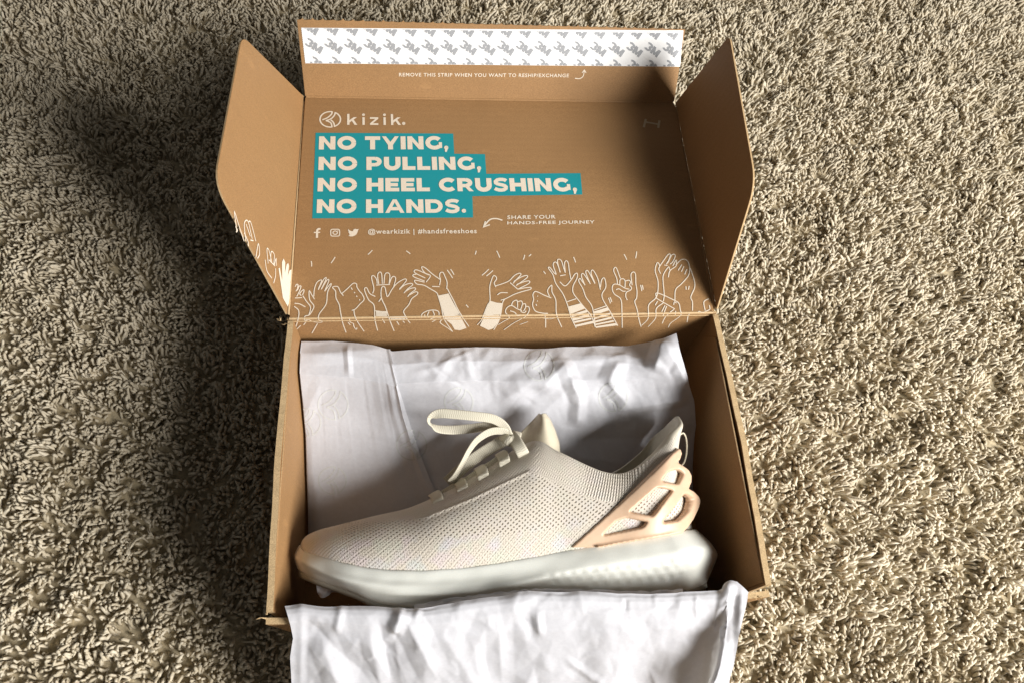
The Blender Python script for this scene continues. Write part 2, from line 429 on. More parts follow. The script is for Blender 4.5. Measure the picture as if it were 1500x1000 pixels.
# side flaps of the lid
def flap(px, P0, d, nrm, rad, name='side_flap'):
    pl = []
    for p in px:
        q = hit(p, P0, nrm)-P0; pl.append((q[1], q @ d))
    pl[0] = (pl[0][0], .0012); pl[-1] = (pl[-1][0], .0012)
    return plate(name, P0, (0, 1., 0), d, nrm, rounded(pl, rad), box)
PL = np.array([-hw, D, H]); PR = np.array([hw, D, H])
flapL = flap([(446, 143), (355, 52), (315, 268), (429, 468)], PL, DFL, NFL, [0, .010, .016, 0])
flapR = flap([(989, 151), (1068, 52), (1106, 268), (1048, 454)], PR, DFR, NFR, [0, .006, .016, 0])
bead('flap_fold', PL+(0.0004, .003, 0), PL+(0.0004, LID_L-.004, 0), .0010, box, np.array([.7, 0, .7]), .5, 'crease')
bead('flap_fold', PR+(-.0004, .003, 0), PR+(-.0004, LID_L-.004, 0), .0013, box, np.array([-.7, 0, .7]), .7)
bead('flap_fold', PR+(-.0075, .02, 0), PR+(-.0048, LID_L-.004, 0), .0008, box, np.array([0, 0, 1.]), .5)

# frayed paper fibres where the corners were torn open
for px_, py_, z_, n_f in ((412, 470, H, 4), (420, 474, H, 3), (386, 903, H-.004, 5), (1050, 461, H, 5), (1124, 862, H-.004, 4), (1110, 872, H-.006, 4), (448, 143, H+.002, 3), (989, 148, H+.002, 5)):
    c_ = hit((px_, py_), (0, 0, z_), (0, 0, 1)); V = []; F = []
    for q in range(n_f):
        a = random.uniform(0, 6.28); l_ = random.uniform(.0012, .0030); w_ = random.uniform(.0003, .0007); d_ = np.array([math.cos(a), math.sin(a), random.uniform(-.2, .8)]); s_ = np.array([-math.sin(a), math.cos(a), .3])
        o_ = c_+np.array([random.uniform(-.002, .002), random.uniform(-.002, .002), 0]); b = len(V)
        for k in range(5):
            t = k/4; cc = o_+d_*l_*t+np.array([0, 0, .0016])*t*t; V += [cc-s_*w_*(1-t*.9), cc+s_*w_*(1-t*.9)]
        F += [(b+2*k, b+2*k+1, b+2*k+3, b+2*k+2) for k in range(4)]
    tf = mesh_obj('torn_fibre', V, F, M['card_edge'], box); tf['kind'] = 'stuff'

# ------------------------------------------------------------------ printing
class Ink:
    """flat print collected in one mesh; every piece sits a hair above the last so none are coplanar"""
    def __init__(s, lift=.00022): s.V = []; s.F = []; s.z = lift; s.k = 0
    def _lift(s): s.k += 1; return s.z+.000004*(s.k % 25)
    def poly(s, P, nrm):
        l = s._lift(); b = len(s.V); s.V += [np.asarray(p)+np.asarray(nrm)*l for p in P]; s.F.append(tuple(range(b, b+len(P))))
    def line(s, P, nrm, w, closed=False):
        P = np.asarray(P, float); nrm = np.asarray(nrm, float)
        if nrm.ndim == 1: nrm = np.repeat(nrm[None], len(P), 0)
        n = len(P); l = s._lift(); b = len(s.V)
        w = np.broadcast_to(np.asarray(w, float), (n,))
        for i in range(n):
            a = P[i-1] if (i > 0 or closed) else P[i]; c = P[(i+1) % n] if (i < n-1 or closed) else P[i]
            d1 = P[i]-a; d2 = c-P[i]
            d1 = d1/np.linalg.norm(d1) if np.linalg.norm(d1) > 1e-9 else None; d2 = d2/np.linalg.norm(d2) if np.linalg.norm(d2) > 1e-9 else None
            if d1 is None: d1 = d2
            if d2 is None: d2 = d1
            t = d1+d2; t = t/np.linalg.norm(t) if np.linalg.norm(t) > 1e-6 else d1
            sd = np.cross(nrm[i], t); sd /= np.linalg.norm(sd)
            k = 1/max(.5, float(np.dot(t, d1)))
            s.V += [P[i]+nrm[i]*l+sd*w[i]/2*k, P[i]+nrm[i]*l-sd*w[i]/2*k]
        for i in range(n-1 if not closed else n):
            j = (i+1) % n; s.F.append((b+2*i, b+2*i+1, b+2*j+1, b+2*j))
    def build(s, name, mt, parent):
        o = mesh_obj(name, s.V, s.F, mt, parent)
        return o
def lidp(p): return hit(p, HINGE, NL)
def hinge_y(x): return 468+(x-420)*(458-468)/630.
BACKN = np.array([0, -1., 0])
def art_pt(p):
    return (lidp(p), NL) if p[1] <= hinge_y(p[0]) else (hit(p, HINGE, BACKN), BACKN)
def Z(o, s, pts): return [(o[0]+a/s, o[1]+b/s) for a, b in pts]

# teal banner + headline
Q3 = (440, 150); s3 = 1500/460
ik = Ink(.00018); ik.poly([lidp(p) for p in Z(Q3, s3, [(57, 556), (825, 552), (822, 450), (1347, 442), (1338, 340), (888, 343), (882, 249), (735, 247), (730, 151), (73, 147)])], NL)
ik.build('teal_banner', M['ink_teal'], lid)
def arc(cx, cy, rx, ry, a0, a1, w, n=28):
    return ('line', [(cx+rx*math.cos(math.radians(a0+(a1-a0)*i/n)), cy+ry*math.sin(math.radians(a0+(a1-a0)*i/n))) for i in range(n+1)], w)
wd = .36; h_ = wd/2; hb = .28
def rect(x0, y0, x1, y1): return ('poly', [(x0, y0), (x1, y0), (x1, y1), (x0, y1)])
GL = {
 'N': (1.17, [rect(0, 0, wd, 1), rect(1.17-wd, 0, 1.17, 1), ('poly', [(.02, 1), (wd*.92, 1), (1.15, 0), (1.15-wd*.9, 0)])]),
 'O': (1.36, [arc(.68, .5, .68-h_, .52-hb/2, 0, 360, .315)]),
 'T': (1.10, [rect(0, 1-hb, 1.10, 1), rect(.55-h_, 0, .55+h_, 1-hb)]),
 'Y': (1.22, [('poly', [(0, 1), (.29, 1), (.61+h_, .34), (.61-h_, .34)]), ('poly', [(.93, 1), (1.22, 1), (.61+h_, .34), (.61-h_, .34)]), rect(.61-h_, 0, .61+h_, .40)]),
 'I': (wd, [rect(0, 0, wd, 1)]),
 'G': (1.24, [arc(.66, .5, .66-h_, .52-hb/2, 40, 322, .315), rect(.98, .10, 1.22, .54)]),
 'P': (1.08, [rect(0, 0, wd, 1), rect(wd, 1-hb*.9, .62, 1), rect(wd, .27, .62, .27+hb*.9), arc(.62, .635, .46-h_, .365-hb/2, -90, 90, .30, 14)]),
 'U': (1.16, [rect(0, .42, wd, 1), rect(1.16-wd, .42, 1.16, 1), arc(.58, .44, .58-h_, .46-hb/2, 180, 360, .33, 16)]),
 'L': (.90, [rect(0, 0, wd, 1), rect(wd, 0, .90, hb)]),
 'H': (1.16, [rect(0, 0, wd, 1), rect(1.16-wd, 0, 1.16, 1), rect(wd, .5-hb/2, 1.16-wd, .5+hb/2)]),
 'E': (.94, [rect(0, 0, wd, 1), rect(wd, 0, .94, hb*.95), rect(wd, 1-hb*.95, .92, 1), rect(wd, .5-hb*.45, .86, .5+hb*.45)]),
 'C': (1.16, [arc(.66, .5, .66-h_, .52-hb/2, 42, 318, .315)]),
 'R': (1.12, [rect(0, 0, wd, 1), rect(wd, 1-hb*.9, .62, 1), rect(wd, .30, .62, .30+hb*.9), arc(.62, .65, .46-h_, .35-hb/2, -90, 90, .30, 14), ('poly', [(.52, .34), (.82, .34), (1.12, 0), (.80, 0)])]),
 'S': (1.00, [('line', [(.93-.02, .80), (.80, .875), (.64, .905), (.46, .905), (.28, .86), (.165, .75), (.17, .64), (.27, .565), (.42, .525), (.60, .485), (.76, .43), (.85, .34), (.83, .21), (.70, .12), (.52, .09), (.34, .10), (.18, .15), (.06, .215)], .265)]),
 'A': (1.30, [('poly', [(0, 0), (.28, 0), (.76, 1), (.52, 1)]), ('poly', [(1.02, 0), (1.30, 0), (.78, 1), (.54, 1)]), rect(.26, .19, 1.04, .19+hb*.85)]),
 'D': (1.22, [rect(0, 0, wd, 1), rect(wd, 0, .60, hb*.95), rect(wd, 1-hb*.95, .60, 1), arc(.60, .5, .62-h_, .5-hb*.475, -90, 90, .285, 18)]),
 ',': (.30, [arc(.15, .13, .075, .075, 0, 360, .15, 14), ('poly', [(.04, .06), (.29, .12), (.17, -.20), (.04, -.20)])]),
 '.': (.30, [arc(.15, .145, .075, .075, 0, 360, .15, 14)]),
 ' ': (.36, []),
 'k': (.86, [rect(0, 0, .2, 1), ('poly', [(.2, .20), (.2, .43), (.56, .70), (.84, .70)]), ('poly', [(.34, .46), (.50, .56), (.86, 0), (.62, 0)])]),
 'i': (.24, [rect(.02, 0, .22, .70), arc(.12, .93, .06, .06, 0, 360, .12, 12)]),
 'z': (.72, [rect(0, 0, .72, .15), rect(0, .55, .72, .70), ('poly', [(0, .14), (.24, .14), (.72, .56), (.48, .56)])]),
}
def glyph_text(ik, text, bl, br, tl, conv, nrm, track=.13):
    o = conv(bl); ex = conv(br)-o; ey = conv(tl)-o
    tot = sum(GL[c][0]+track for c in text)-track
    x = 0; sx = 1/tot
    wsc = (np.linalg.norm(ex)*sx+np.linalg.norm(ey))/2
    for c in text:
        wdt, pr = GL[c]
        for q in pr:
            P = [o+ex*((x+a)*sx)+ey*b for a, b in q[1]]
            if q[0] == 'poly': ik.poly(P, nrm)
            else: ik.line(P, nrm, q[2]*wsc)
        x += wdt+track
for txt, a, b, y0, y1 in (('NO TYING,', 88, 707, 228, 165), ('NO PULLING,', 86, 864, 326, 263), ('NO HEEL CRUSHING,', 82, 1322, 428, 364), ('NO HANDS.', 78, 792, 531, 466)):
    ik = Ink(.00042); k = lambda x, y: Z(Q3, s3, [(x, y)])[0]
    glyph_text(ik, txt, k(a, y0), k(b, y0-1), k(a+2, y1), lidp, NL)
    ik.build('headline_lettering', M['ink_white'], lid)
# emblem and word mark
Q7 = (455, 155)
def emblem(ik, conv, nrm_of, w):
    """conv takes unit-disc coordinates (x right, y up)"""
    E_ = lambda pts: [conv(((a-288)/165, (205-b)/125)) for a, b in pts]
    el1 = [(288+150*math.cos(t), 205-113*math.sin(t)) for t in np.linspace(math.radians(78), math.radians(282), 40)]
    el2 = [(288+150*math.cos(t), 205-113*math.sin(t)) for t in np.linspace(math.radians(62), math.radians(-68), 30)]
    L = [el1, el2, [(318, 92), (308, 125), (280, 155), (240, 185), (172, 212)], [(362, 100), (352, 140), (325, 175), (285, 205), (222, 224)],
         [(222, 224), (262, 236), (300, 262), (314, 318)], [(296, 214), (326, 240), (345, 275), (350, 316)]]
    for q in L:
        P = np.array(E_(q))
        P = cr_interp(P, max(len(P), 16))
        ik.line(P, nrm_of(P), w)
ik = Ink(); c0 = (455+28.8, 155+20.5)
emblem(ik, lambda q: lidp((c0[0]+q[0]*16.5, c0[1]-q[1]*12.5)), lambda P: NL, .00125)
ik.build('brand_emblem', M['ink_white'], lid)
ik = Ink(); k = lambda x, y: Z(Q7, 10, [(x, y)])[0]
glyph_text(ik, 'kizik', k(535, 285), k(1325, 288), k(535, 125), lidp, NL, .42)
glyph_text(ik, '.', k(1342, 288), k(1386, 288), k(1342, 130), lidp, NL)
ik.build('brand_lettering', M['ink_white'], lid)
def font_text(name, body, bl, br, tl, conv, nrm, mt, parent, offset=.012, lift=.00025):
    cu = bpy.data.curves.new('lettering', 'FONT'); cu.body = body; cu.offset = offset; cu.space_character = 1.12; cu.resolution_u = 3
    o = bpy.data.objects.new('lettering', cu); COL.objects.link(o); bpy.context.view_layer.update()
    me = o.evaluated_get(bpy.context.evaluated_depsgraph_get()).to_mesh()
    V = np.array([v.co[:] for v in me.vertices]); F = [tuple(p.vertices) for p in me.polygons]
    bpy.data.objects.remove(o, do_unlink=True); bpy.data.curves.remove(cu)
    a, b = V.min(0), V.max(0)
    O = conv(bl); ex = conv(br)-O; ey = conv(tl)-O
    P = [O+ex*((v[0]-a[0])/(b[0]-a[0]))+ey*((v[1]-a[1])/(b[1]-a[1]))+np.asarray(nrm)*lift for v in V]
    return mesh_obj(name, P, F, mt, parent)
k = lambda x, y: Z(Q3, s3, [(x, y)])[0]
font_text('caption_lettering', 'SHARE YOUR', k(988, 560), k(1219, 557), k(988, 542), lidp, NL, M['ink_white'], lid, .02)
font_text('caption_lettering', 'HANDS-FREE JOURNEY', k(988, 590), k(1406, 585), k(988, 570), lidp, NL, M['ink_white'], lid, .02)
font_text('handle_lettering', '@wearkizik | #handsfreeshoes', k(323, 637), k(843, 634), k(323, 606), lidp, NL, M['ink_white'], lid, .018)
ik = Ink()
P = cr_interp([lidp(k(*q)) for q in ((965, 565), (935, 557), (905, 562), (880, 590))], 14); ik.line(P, NL, .0012)
ik.line([lidp(k(*q)) for q in ((884, 570), (875, 597), (905, 586))], NL, .0011); ik.build('arrow_mark', M['ink_white'], lid)
# social icons
Q8 = (450, 320); k8 = lambda x, y: lidp((Q8[0]+x/10, Q8[1]+y/10))
ik = Ink(); ik.line([k8(*q) for q in ((195, 160), (165, 160), (147, 178), (145, 215), (143, 290))], NL, .0017); ik.line([k8(98, 212), k8(190, 210)], NL, .0011); ik.build('social_icon', M['ink_white'], lid)
ik = Ink(); sq = rounded([(345, 165), (475, 165), (475, 265), (345, 265)], [28]*4, 5)
ik.line([k8(*q) for q in sq], NL, .0008, True); ik.line([k8(410+33*math.cos(t), 215+25*math.sin(t)) for t in np.linspace(0, 2*math.pi, 20)[:-1]], NL, .0008, True)
ik.poly([k8(450+8*math.cos(t), 187+7*math.sin(t)) for t in np.linspace(0, 2*math.pi, 9)[:-1]], NL); ik.build('social_icon', M['ink_white'], lid)
ik = Ink(); ik.poly([k8(*q) for q in ((600, 160), (618, 180), (645, 192), (672, 194), (674, 176), (686, 164), (706, 158), (726, 165), (756, 162), (744, 182), (738, 206), (722, 238), (696, 258), (660, 270), (625, 268), (602, 255), (632, 248), (612, 236), (620, 228), (602, 208), (610, 204), (598, 182))], NL); ik.build('social_icon', M['ink_white'], lid)
# sparks and scuffs
for a, b in (((456, 383), (456.5, 391)), ((491, 377), (485, 386)), ((545.5, 367), (539, 373.5)), ((595, 368), (601, 372.5)), ((697.5, 368), (696, 373.5)), ((727.5, 368), (732, 378)),
             ((768.5, 374), (766.5, 381)), ((778, 373), (774.5, 376)), ((840, 377), (843, 385)), ((796, 398), (799, 402)), ((914, 373), (918, 381)), ((932.5, 369), (931, 379)),
             ((682.5, 447), (686, 451)), ((655, 396), (663, 408)), ((660, 395), (665, 403)), ((716, 395), (706, 404)), ((722, 397), (712.5, 405)), ((609, 469), (616, 475)), ((891, 437), (894, 445)), ((893.5, 436), (896, 443)), ((938, 418), (940, 427)), ((940.5, 418), (942, 425))):
    ik = Ink(); ik.line([lidp(a), lidp(((a[0]+b[0])/2+.3, (a[1]+b[1])/2)), lidp(b)] if max(a[1], b[1]) < 460 else [art_pt(a)[0], art_pt(b)[0]], NL if max(a[1], b[1]) < 460 else BACKN, .0008)
    ik.build('spark_mark', M['ink_white'], lid)
M['scuff'] = mat_print('pale_scuff', (.52, .42, .28), (.5, .315, .15), .9)
ik = Ink(); ik.line([lidp((944, 179)), lidp((966, 183))], NL, .0018); ik.line([lidp((946, 175)), lidp((943, 187))], NL, .002); ik.line([lidp((966, 177)), lidp((964, 188))], NL, .002); ik.build('scuff_mark', M['scuff'], lid)

# line drawings of raised hands, across the lid's foot and the back wall
A5, B5, C5, D5 = (425, 380), (535, 380), (670, 380), (790, 370); E5 = (920, 365); sA = 1364/150.; sE = 1167/140.
HANDS = [
 (A5, sA, [[(70, 370), (85, 340), (105, 345), (100, 390), (80, 430)], [(95, 420), (125, 360), (145, 370), (120, 440), (90, 500)], [(150, 490), (130, 460), (175, 410), (185, 430), (165, 480)], [(65, 520), (160, 515)], [(170, 490), (215, 560), (268, 630), (268, 690), (250, 745)], [(60, 590), (130, 600), (205, 640)], [(55, 630), (110, 680), (115, 760), (75, 900)], [(140, 875), (75, 940)]]),
 (A5, sA, [[(325, 535), (290, 480), (255, 425), (260, 540), (315, 620), (300, 680), (255, 745), (200, 760), (195, 810), (240, 800), (320, 830), (410, 835), (430, 815), (380, 800), (390, 730), (480, 600), (500, 440), (545, 350), (535, 335), (460, 430)], [(315, 500), (325, 400), (360, 310), (420, 285), (375, 405)], [(375, 410), (450, 270), (480, 262), (415, 405)], [(415, 405), (490, 285), (515, 290), (460, 430)], [(230, 800), (180, 870)], [(365, 850), (290, 980)]]),
 (A5, sA, [[(745, 970), (700, 840), (670, 700), (655, 610), (612, 520), (605, 430), (565, 380), (600, 365), (640, 375), (670, 440), (710, 490)], [(690, 460), (770, 390), (840, 325), (885, 335), (890, 375), (925, 430), (960, 470), (985, 540), (930, 600), (870, 665), (820, 685)], [(850, 680), (860, 750), (900, 830), (985, 955)], [(810, 380), (830, 410)], [(850, 440), (865, 455)], [(880, 490), (895, 505)], [(920, 540), (930, 552)], [(790, 790), (800, 830), (840, 850), (850, 890), (880, 930), (890, 905)], [(770, 830), (800, 870)]]),
 (B5, sA, [[(165, 945), (130, 800), (118, 620), (50, 550), (10, 470), (-10, 400), (20, 385), (60, 460), (135, 500)], [(100, 460), (115, 390), (85, 250), (110, 222), (150, 270), (160, 330)], [(180, 335), (165, 220), (190, 175), (218, 200), (228, 330)], [(250, 330), (262, 210), (300, 185), (328, 220), (318, 335)], [(325, 320), (355, 245), (390, 235), (405, 270), (385, 350), (375, 385)], [(145, 348), (330, 340)], [(215, 520), (180, 570)], [(135, 690), (290, 710)], [(135, 765), (305, 775)]] + [[(150+i*16, 695), (156+i*16, 765)] for i in range(9)]),
 (B5, sA, [[(385, 950), (320, 790), (270, 640), (215, 515), (218, 385), (260, 375), (280, 460), (300, 500), (360, 400), (430, 320), (520, 268), (548, 285), (500, 350), (455, 400)], [(455, 408), (520, 350), (600, 325), (632, 345), (570, 395), (515, 455)], [(540, 430), (600, 395), (660, 385), (665, 410), (600, 460), (565, 505)], [(590, 480), (660, 440), (698, 445), (690, 475), (620, 530), (580, 610), (520, 680), (515, 720), (570, 810), (685, 940)], [(330, 775), (530, 770)], [(340, 810), (545, 800)], [(230, 790), (260, 845)], [(420, 820), (450, 868)], [(500, 815), (525, 840)]] + [[(345+i*18, 778), (348+i*18, 806)] for i in range(11)]),
 (B5, sA, [[(1085, 400), (1090, 310), (1060, 230), (1035, 180), (1000, 185), (990, 230), (1002, 280), (990, 350)], [(1000, 275), (900, 205), (800, 120), (755, 105), (760, 140), (800, 190), (860, 215), (860, 245), (810, 310)], [(850, 215), (700, 150), (655, 155), (670, 190), (800, 255)], [(680, 205), (640, 210), (650, 240), (790, 295)], [(790, 310), (680, 285), (655, 295), (690, 335), (780, 350), (870, 400), (945, 445), (970, 490), (1015, 640), (1050, 790), (1165, 960)], [(890, 365), (990, 370)], [(1090, 390), (1180, 560), (1250, 700), (1380, 890)]]),
 (B5, sA, [[(945, 935), (860, 870), (790, 835), (750, 780), (760, 730), (830, 690), (920, 680), (975, 700), (985, 745)], [(790, 740), (800, 790), (830, 800)], [(850, 700), (830, 750), (860, 800), (885, 780)], [(900, 690), (920, 740), (905, 770)], [(830, 810), (920, 775), (1010, 775)], [(890, 830), (940, 800)], [(1030, 790), (1000, 840), (1100, 910), (1160, 955)]]),
 (C5, sA, [[(265, 870), (330, 790), (400, 620), (435, 550), (430, 380), (455, 280), (480, 225), (512, 235), (520, 270), (490, 320), (512, 375)], [(510, 358), (600, 330), (690, 290), (760, 220), (825, 190), (845, 210), (790, 270), (740, 325)], [(750, 300), (850, 240), (920, 220), (930, 245), (860, 300), (780, 355)], [(790, 340), (900, 300), (958, 295), (945, 330), (810, 400)], [(800, 405), (900, 385), (975, 380), (970, 405), (880, 430), (760, 470), (640, 530), (575, 550)], [(700, 315), (800, 400)], [(530, 480), (580, 450), (670, 450)], [(625, 540), (600, 590), (580, 720), (545, 830), (485, 935)]]),
 (C5, sA, [[(545, 865), (620, 820), (690, 775), (640, 710), (660, 650), (720, 620), (790, 660), (860, 690)], [(720, 620), (740, 570), (790, 550), (800, 600), (800, 650)], [(800, 570), (850, 560), (865, 600), (840, 680)], [(870, 600), (905, 600), (905, 650), (880, 695)], [(910, 630), (950, 640), (955, 690), (920, 750), (850, 790), (740, 850), (620, 935)], [(700, 690), (760, 710), (800, 750), (840, 740)], [(840, 700), (890, 715), (915, 690)], [(830, 865), (940, 825)]]),
 (C5, sA, [[(1175, 905), (1175, 800), (1165, 740)], [(1205, 725), (1130, 720), (1050, 700), (1015, 660), (1000, 600), (1015, 540), (1005, 480), (1030, 435), (1080, 445), (1150, 480), (1250, 520)], [(1225, 500), (1200, 420), (1255, 350), (1260, 440), (1310, 550), (1320, 730), (1390, 900)], [(1065, 490), (1070, 500)], [(1060, 555), (1068, 566)], [(1045, 600), (1055, 625)], [(1140, 780), (1230, 790), (1310, 775)]]),
 (D5, sA, [[(490, 1000), (420, 850), (370, 690), (310, 550), (220, 420), (180, 300), (120, 215), (140, 205), (190, 270), (225, 300)], [(225, 295), (185, 180), (200, 135), (235, 150), (280, 270)], [(275, 270), (240, 120), (265, 95), (295, 120), (320, 200), (345, 275)], [(345, 275), (335, 150), (360, 115), (385, 150), (400, 260), (420, 360)], [(270, 395), (345, 450), (430, 360), (470, 295), (505, 285), (500, 350), (450, 450), (450, 540), (520, 640), (610, 750), (700, 860), (745, 990)], [(275, 315), (350, 302)], [(370, 660), (490, 620)], [(390, 730), (560, 685)], [(410, 780), (600, 750)]]),
 (D5, sA, [[(745, 985), (720, 800), (690, 700), (620, 600), (580, 490), (525, 390), (540, 350), (570, 390), (610, 440)], [(605, 440), (560, 320), (575, 285), (605, 310), (680, 425)], [(675, 420), (620, 280), (630, 245), (660, 270), (740, 420)], [(740, 415), (690, 290), (700, 240), (730, 260), (780, 360), (812, 500)], [(812, 470), (830, 370), (865, 345), (885, 420), (880, 480), (835, 560), (850, 640), (930, 770), (1045, 970)], [(730, 770), (890, 715)]]),
 (D5, sA, [[(1105, 1000), (1100, 800), (1085, 630), (1000, 560), (970, 490), (990, 430), (1060, 435), (1140, 480), (1200, 495)], [(1040, 430), (1030, 350), (990, 250), (1005, 205), (1030, 220), (1070, 330), (1080, 350)], [(1070, 440), (1075, 370), (1110, 355), (1140, 380), (1140, 470)], [(1145, 385), (1190, 375), (1215, 400), (1200, 440), (1225, 470), (1215, 505), (1160, 535), (1150, 590), (1170, 640)], [(1020, 500), (1060, 490), (1110, 520), (1150, 520)], [(1235, 440), (1220, 300), (1255, 265), (1280, 300), (1285, 420), (1300, 520), (1295, 610), (1270, 660), (1300, 760), (1330, 900), (1355, 985)]]),
 (E5, sE, [[(165, 930), (245, 840), (250, 690), (330, 610), (360, 540), (365, 400), (330, 270), (350, 180), (370, 175), (385, 210)], [(395, 305), (375, 240), (430, 150), (490, 70), (515, 75), (500, 130), (465, 190)], [(480, 180), (535, 75), (575, 85), (545, 160), (510, 190)], [(545, 210), (585, 140), (590, 190), (575, 220), (510, 270), (490, 350)], [(440, 200), (480, 205)], [(430, 640), (440, 560), (428, 420), (430, 320), (490, 225), (505, 250), (515, 270)], [(580, 200), (640, 140), (690, 130), (730, 160), (750, 240), (735, 330), (650, 430), (580, 500), (570, 630)], [(610, 265), (655, 195)], [(650, 280), (680, 215)], [(690, 315), (715, 250)]]),
 (E5, sE, [[(345, 605), (355, 540), (565, 630), (620, 670), (635, 740), (645, 800), (590, 850), (520, 900), (490, 955)], [(345, 605), (430, 655), (570, 735)], [(245, 945), (335, 840), (345, 730), (430, 660)], [(330, 690), (360, 640)], [(410, 770), (450, 690)], [(425, 815), (470, 700)], [(415, 905), (460, 820), (560, 740)], [(575, 800), (580, 760)], [(555, 685), (565, 650), (590, 665)]]),
 (E5, sE, [[(785, 755), (785, 650), (765, 590), (810, 480), (810, 400), (780, 300), (760, 240)], [(720, 890), (750, 790), (900, 780), (1000, 740)], [(940, 755), (925, 650), (985, 610)], [(850, 775), (870, 765), (895, 780)], [(705, 460), (708, 500)], [(745, 455), (735, 500)], [(1000, 735), (990, 690)]]),
]
FILLS = {5: [[(975, 487), (1110, 460), (1160, 560), (1240, 700), (1350, 910), (1260, 940), (1190, 930), (1150, 860), (1060, 790), (1020, 640)]],
         7: [[(430, 555), (520, 582), (600, 590), (585, 700), (545, 830), (480, 915), (415, 937), (300, 880), (350, 770), (400, 630)]],
         10: [[(388, 735), (560, 690), (605, 750), (415, 825)], [(425, 830), (625, 770), (640, 800), (436, 855)], [(440, 870), (660, 820), (672, 850), (450, 905)], [(455, 912), (685, 865), (700, 885), (470, 935)], [(478, 960), (712, 905), (722, 935), (488, 985)]],
         11: [[(725, 790), (905, 735), (925, 775), (728, 840)], [(730, 860), (935, 805), (948, 828), (732, 885)], [(735, 905), (960, 850), (975, 872), (738, 930)], [(742, 945), (985, 895), (1000, 915), (745, 965)], [(748, 980), (1012, 935), (1040, 965), (752, 1000)]]}
for hi, (org, sc, lines) in enumerate(HANDS):
    ik = Ink(.0003)
    for ln in lines:
        p2 = np.array(Z(org, sc, ln))
        p2 = cr_interp(p2, max(3, len(p2)*5))
        # break each stroke at the hinge so that it turns the corner
        side = p2[:, 1] > np.array([hinge_y(x) for x in p2[:, 0]])
        st = 0
        for i in range(1, len(p2)+1):
            if i == len(p2) or side[i] != side[st]:
                seg = p2[max(0, st-1):min(len(p2), i+1)]; pl, nr = (HINGE, BACKN) if side[st] else (HINGE, NL)
                if len(seg) > 1: ik.line([hit(q, pl, nr) for q in seg], nr, .00078)
                st = i
    for fp in FILLS.get(hi, []):
        p2 = np.array(Z(org, sc, fp))
        for below in (False, True):                               # clip the cuff at the hinge
            out = []
            f = lambda q: (q[1]-hinge_y(q[0]))*(1 if below else -1)
            for i in range(len(p2)):
                a, b = p2[i-1], p2[i]
                if f(a) >= 0: out.append(tuple(a))
                if (f(a) >= 0) != (f(b) >= 0):
                    t = f(a)/(f(a)-f(b)); out.append(tuple(a+(b-a)*t))
            if len(out) > 2:
                nr = BACKN if below else NL; ik.poly([hit(q, HINGE, nr) for q in out], nr)
    ik.build('hand_drawing', M['ink_white'], lid)
# on the left flap
F5 = (330, 300); sF = 611/110.
flp = lambda p: hit(p, PL, NFL)
for fill, lines in ((0, [[(90, 215), (70, 60), (100, 150), (130, 240), (150, 300)], [(80, 180), (95, 210), (85, 225)]]),
                    (0, [[(165, 300), (150, 170), (165, 130), (185, 150), (215, 280)], [(185, 140), (205, 150), (245, 300)], [(165, 160), (200, 260)], [(150, 230), (180, 300), (185, 340)], [(200, 290), (225, 295)], [(245, 430), (265, 320), (275, 400), (258, 440)]]),
                    (0, [[(345, 480), (335, 370), (350, 370), (375, 470)], [(365, 470), (370, 385), (395, 410), (390, 490)], [(395, 490), (410, 440), (410, 500)], [(320, 450), (335, 540), (375, 600)], [(405, 520), (405, 580), (390, 640)], [(350, 450), (400, 500)]]),
                    (1, [[(465, 760), (455, 690), (430, 520), (440, 515), (460, 620), (458, 470), (470, 440), (484, 470), (482, 560), (495, 490), (508, 475), (515, 500), (505, 580), (520, 535), (535, 530), (540, 560), (525, 640), (550, 600), (556, 610), (530, 700), (515, 800), (505, 830)]])):
    ik = Ink(.00035)
    for ln in lines:
        p2 = np.array(Z(F5, sF, ln))
        if fill: ik.poly([flp(q) for q in p2], NFL)
        else:
            p2 = cr_interp(p2, len(p2)*4); ik.line([flp(q) for q in p2], NFL, .0009)
    ik.build('hand_drawing', M['ink_white'], flapL)
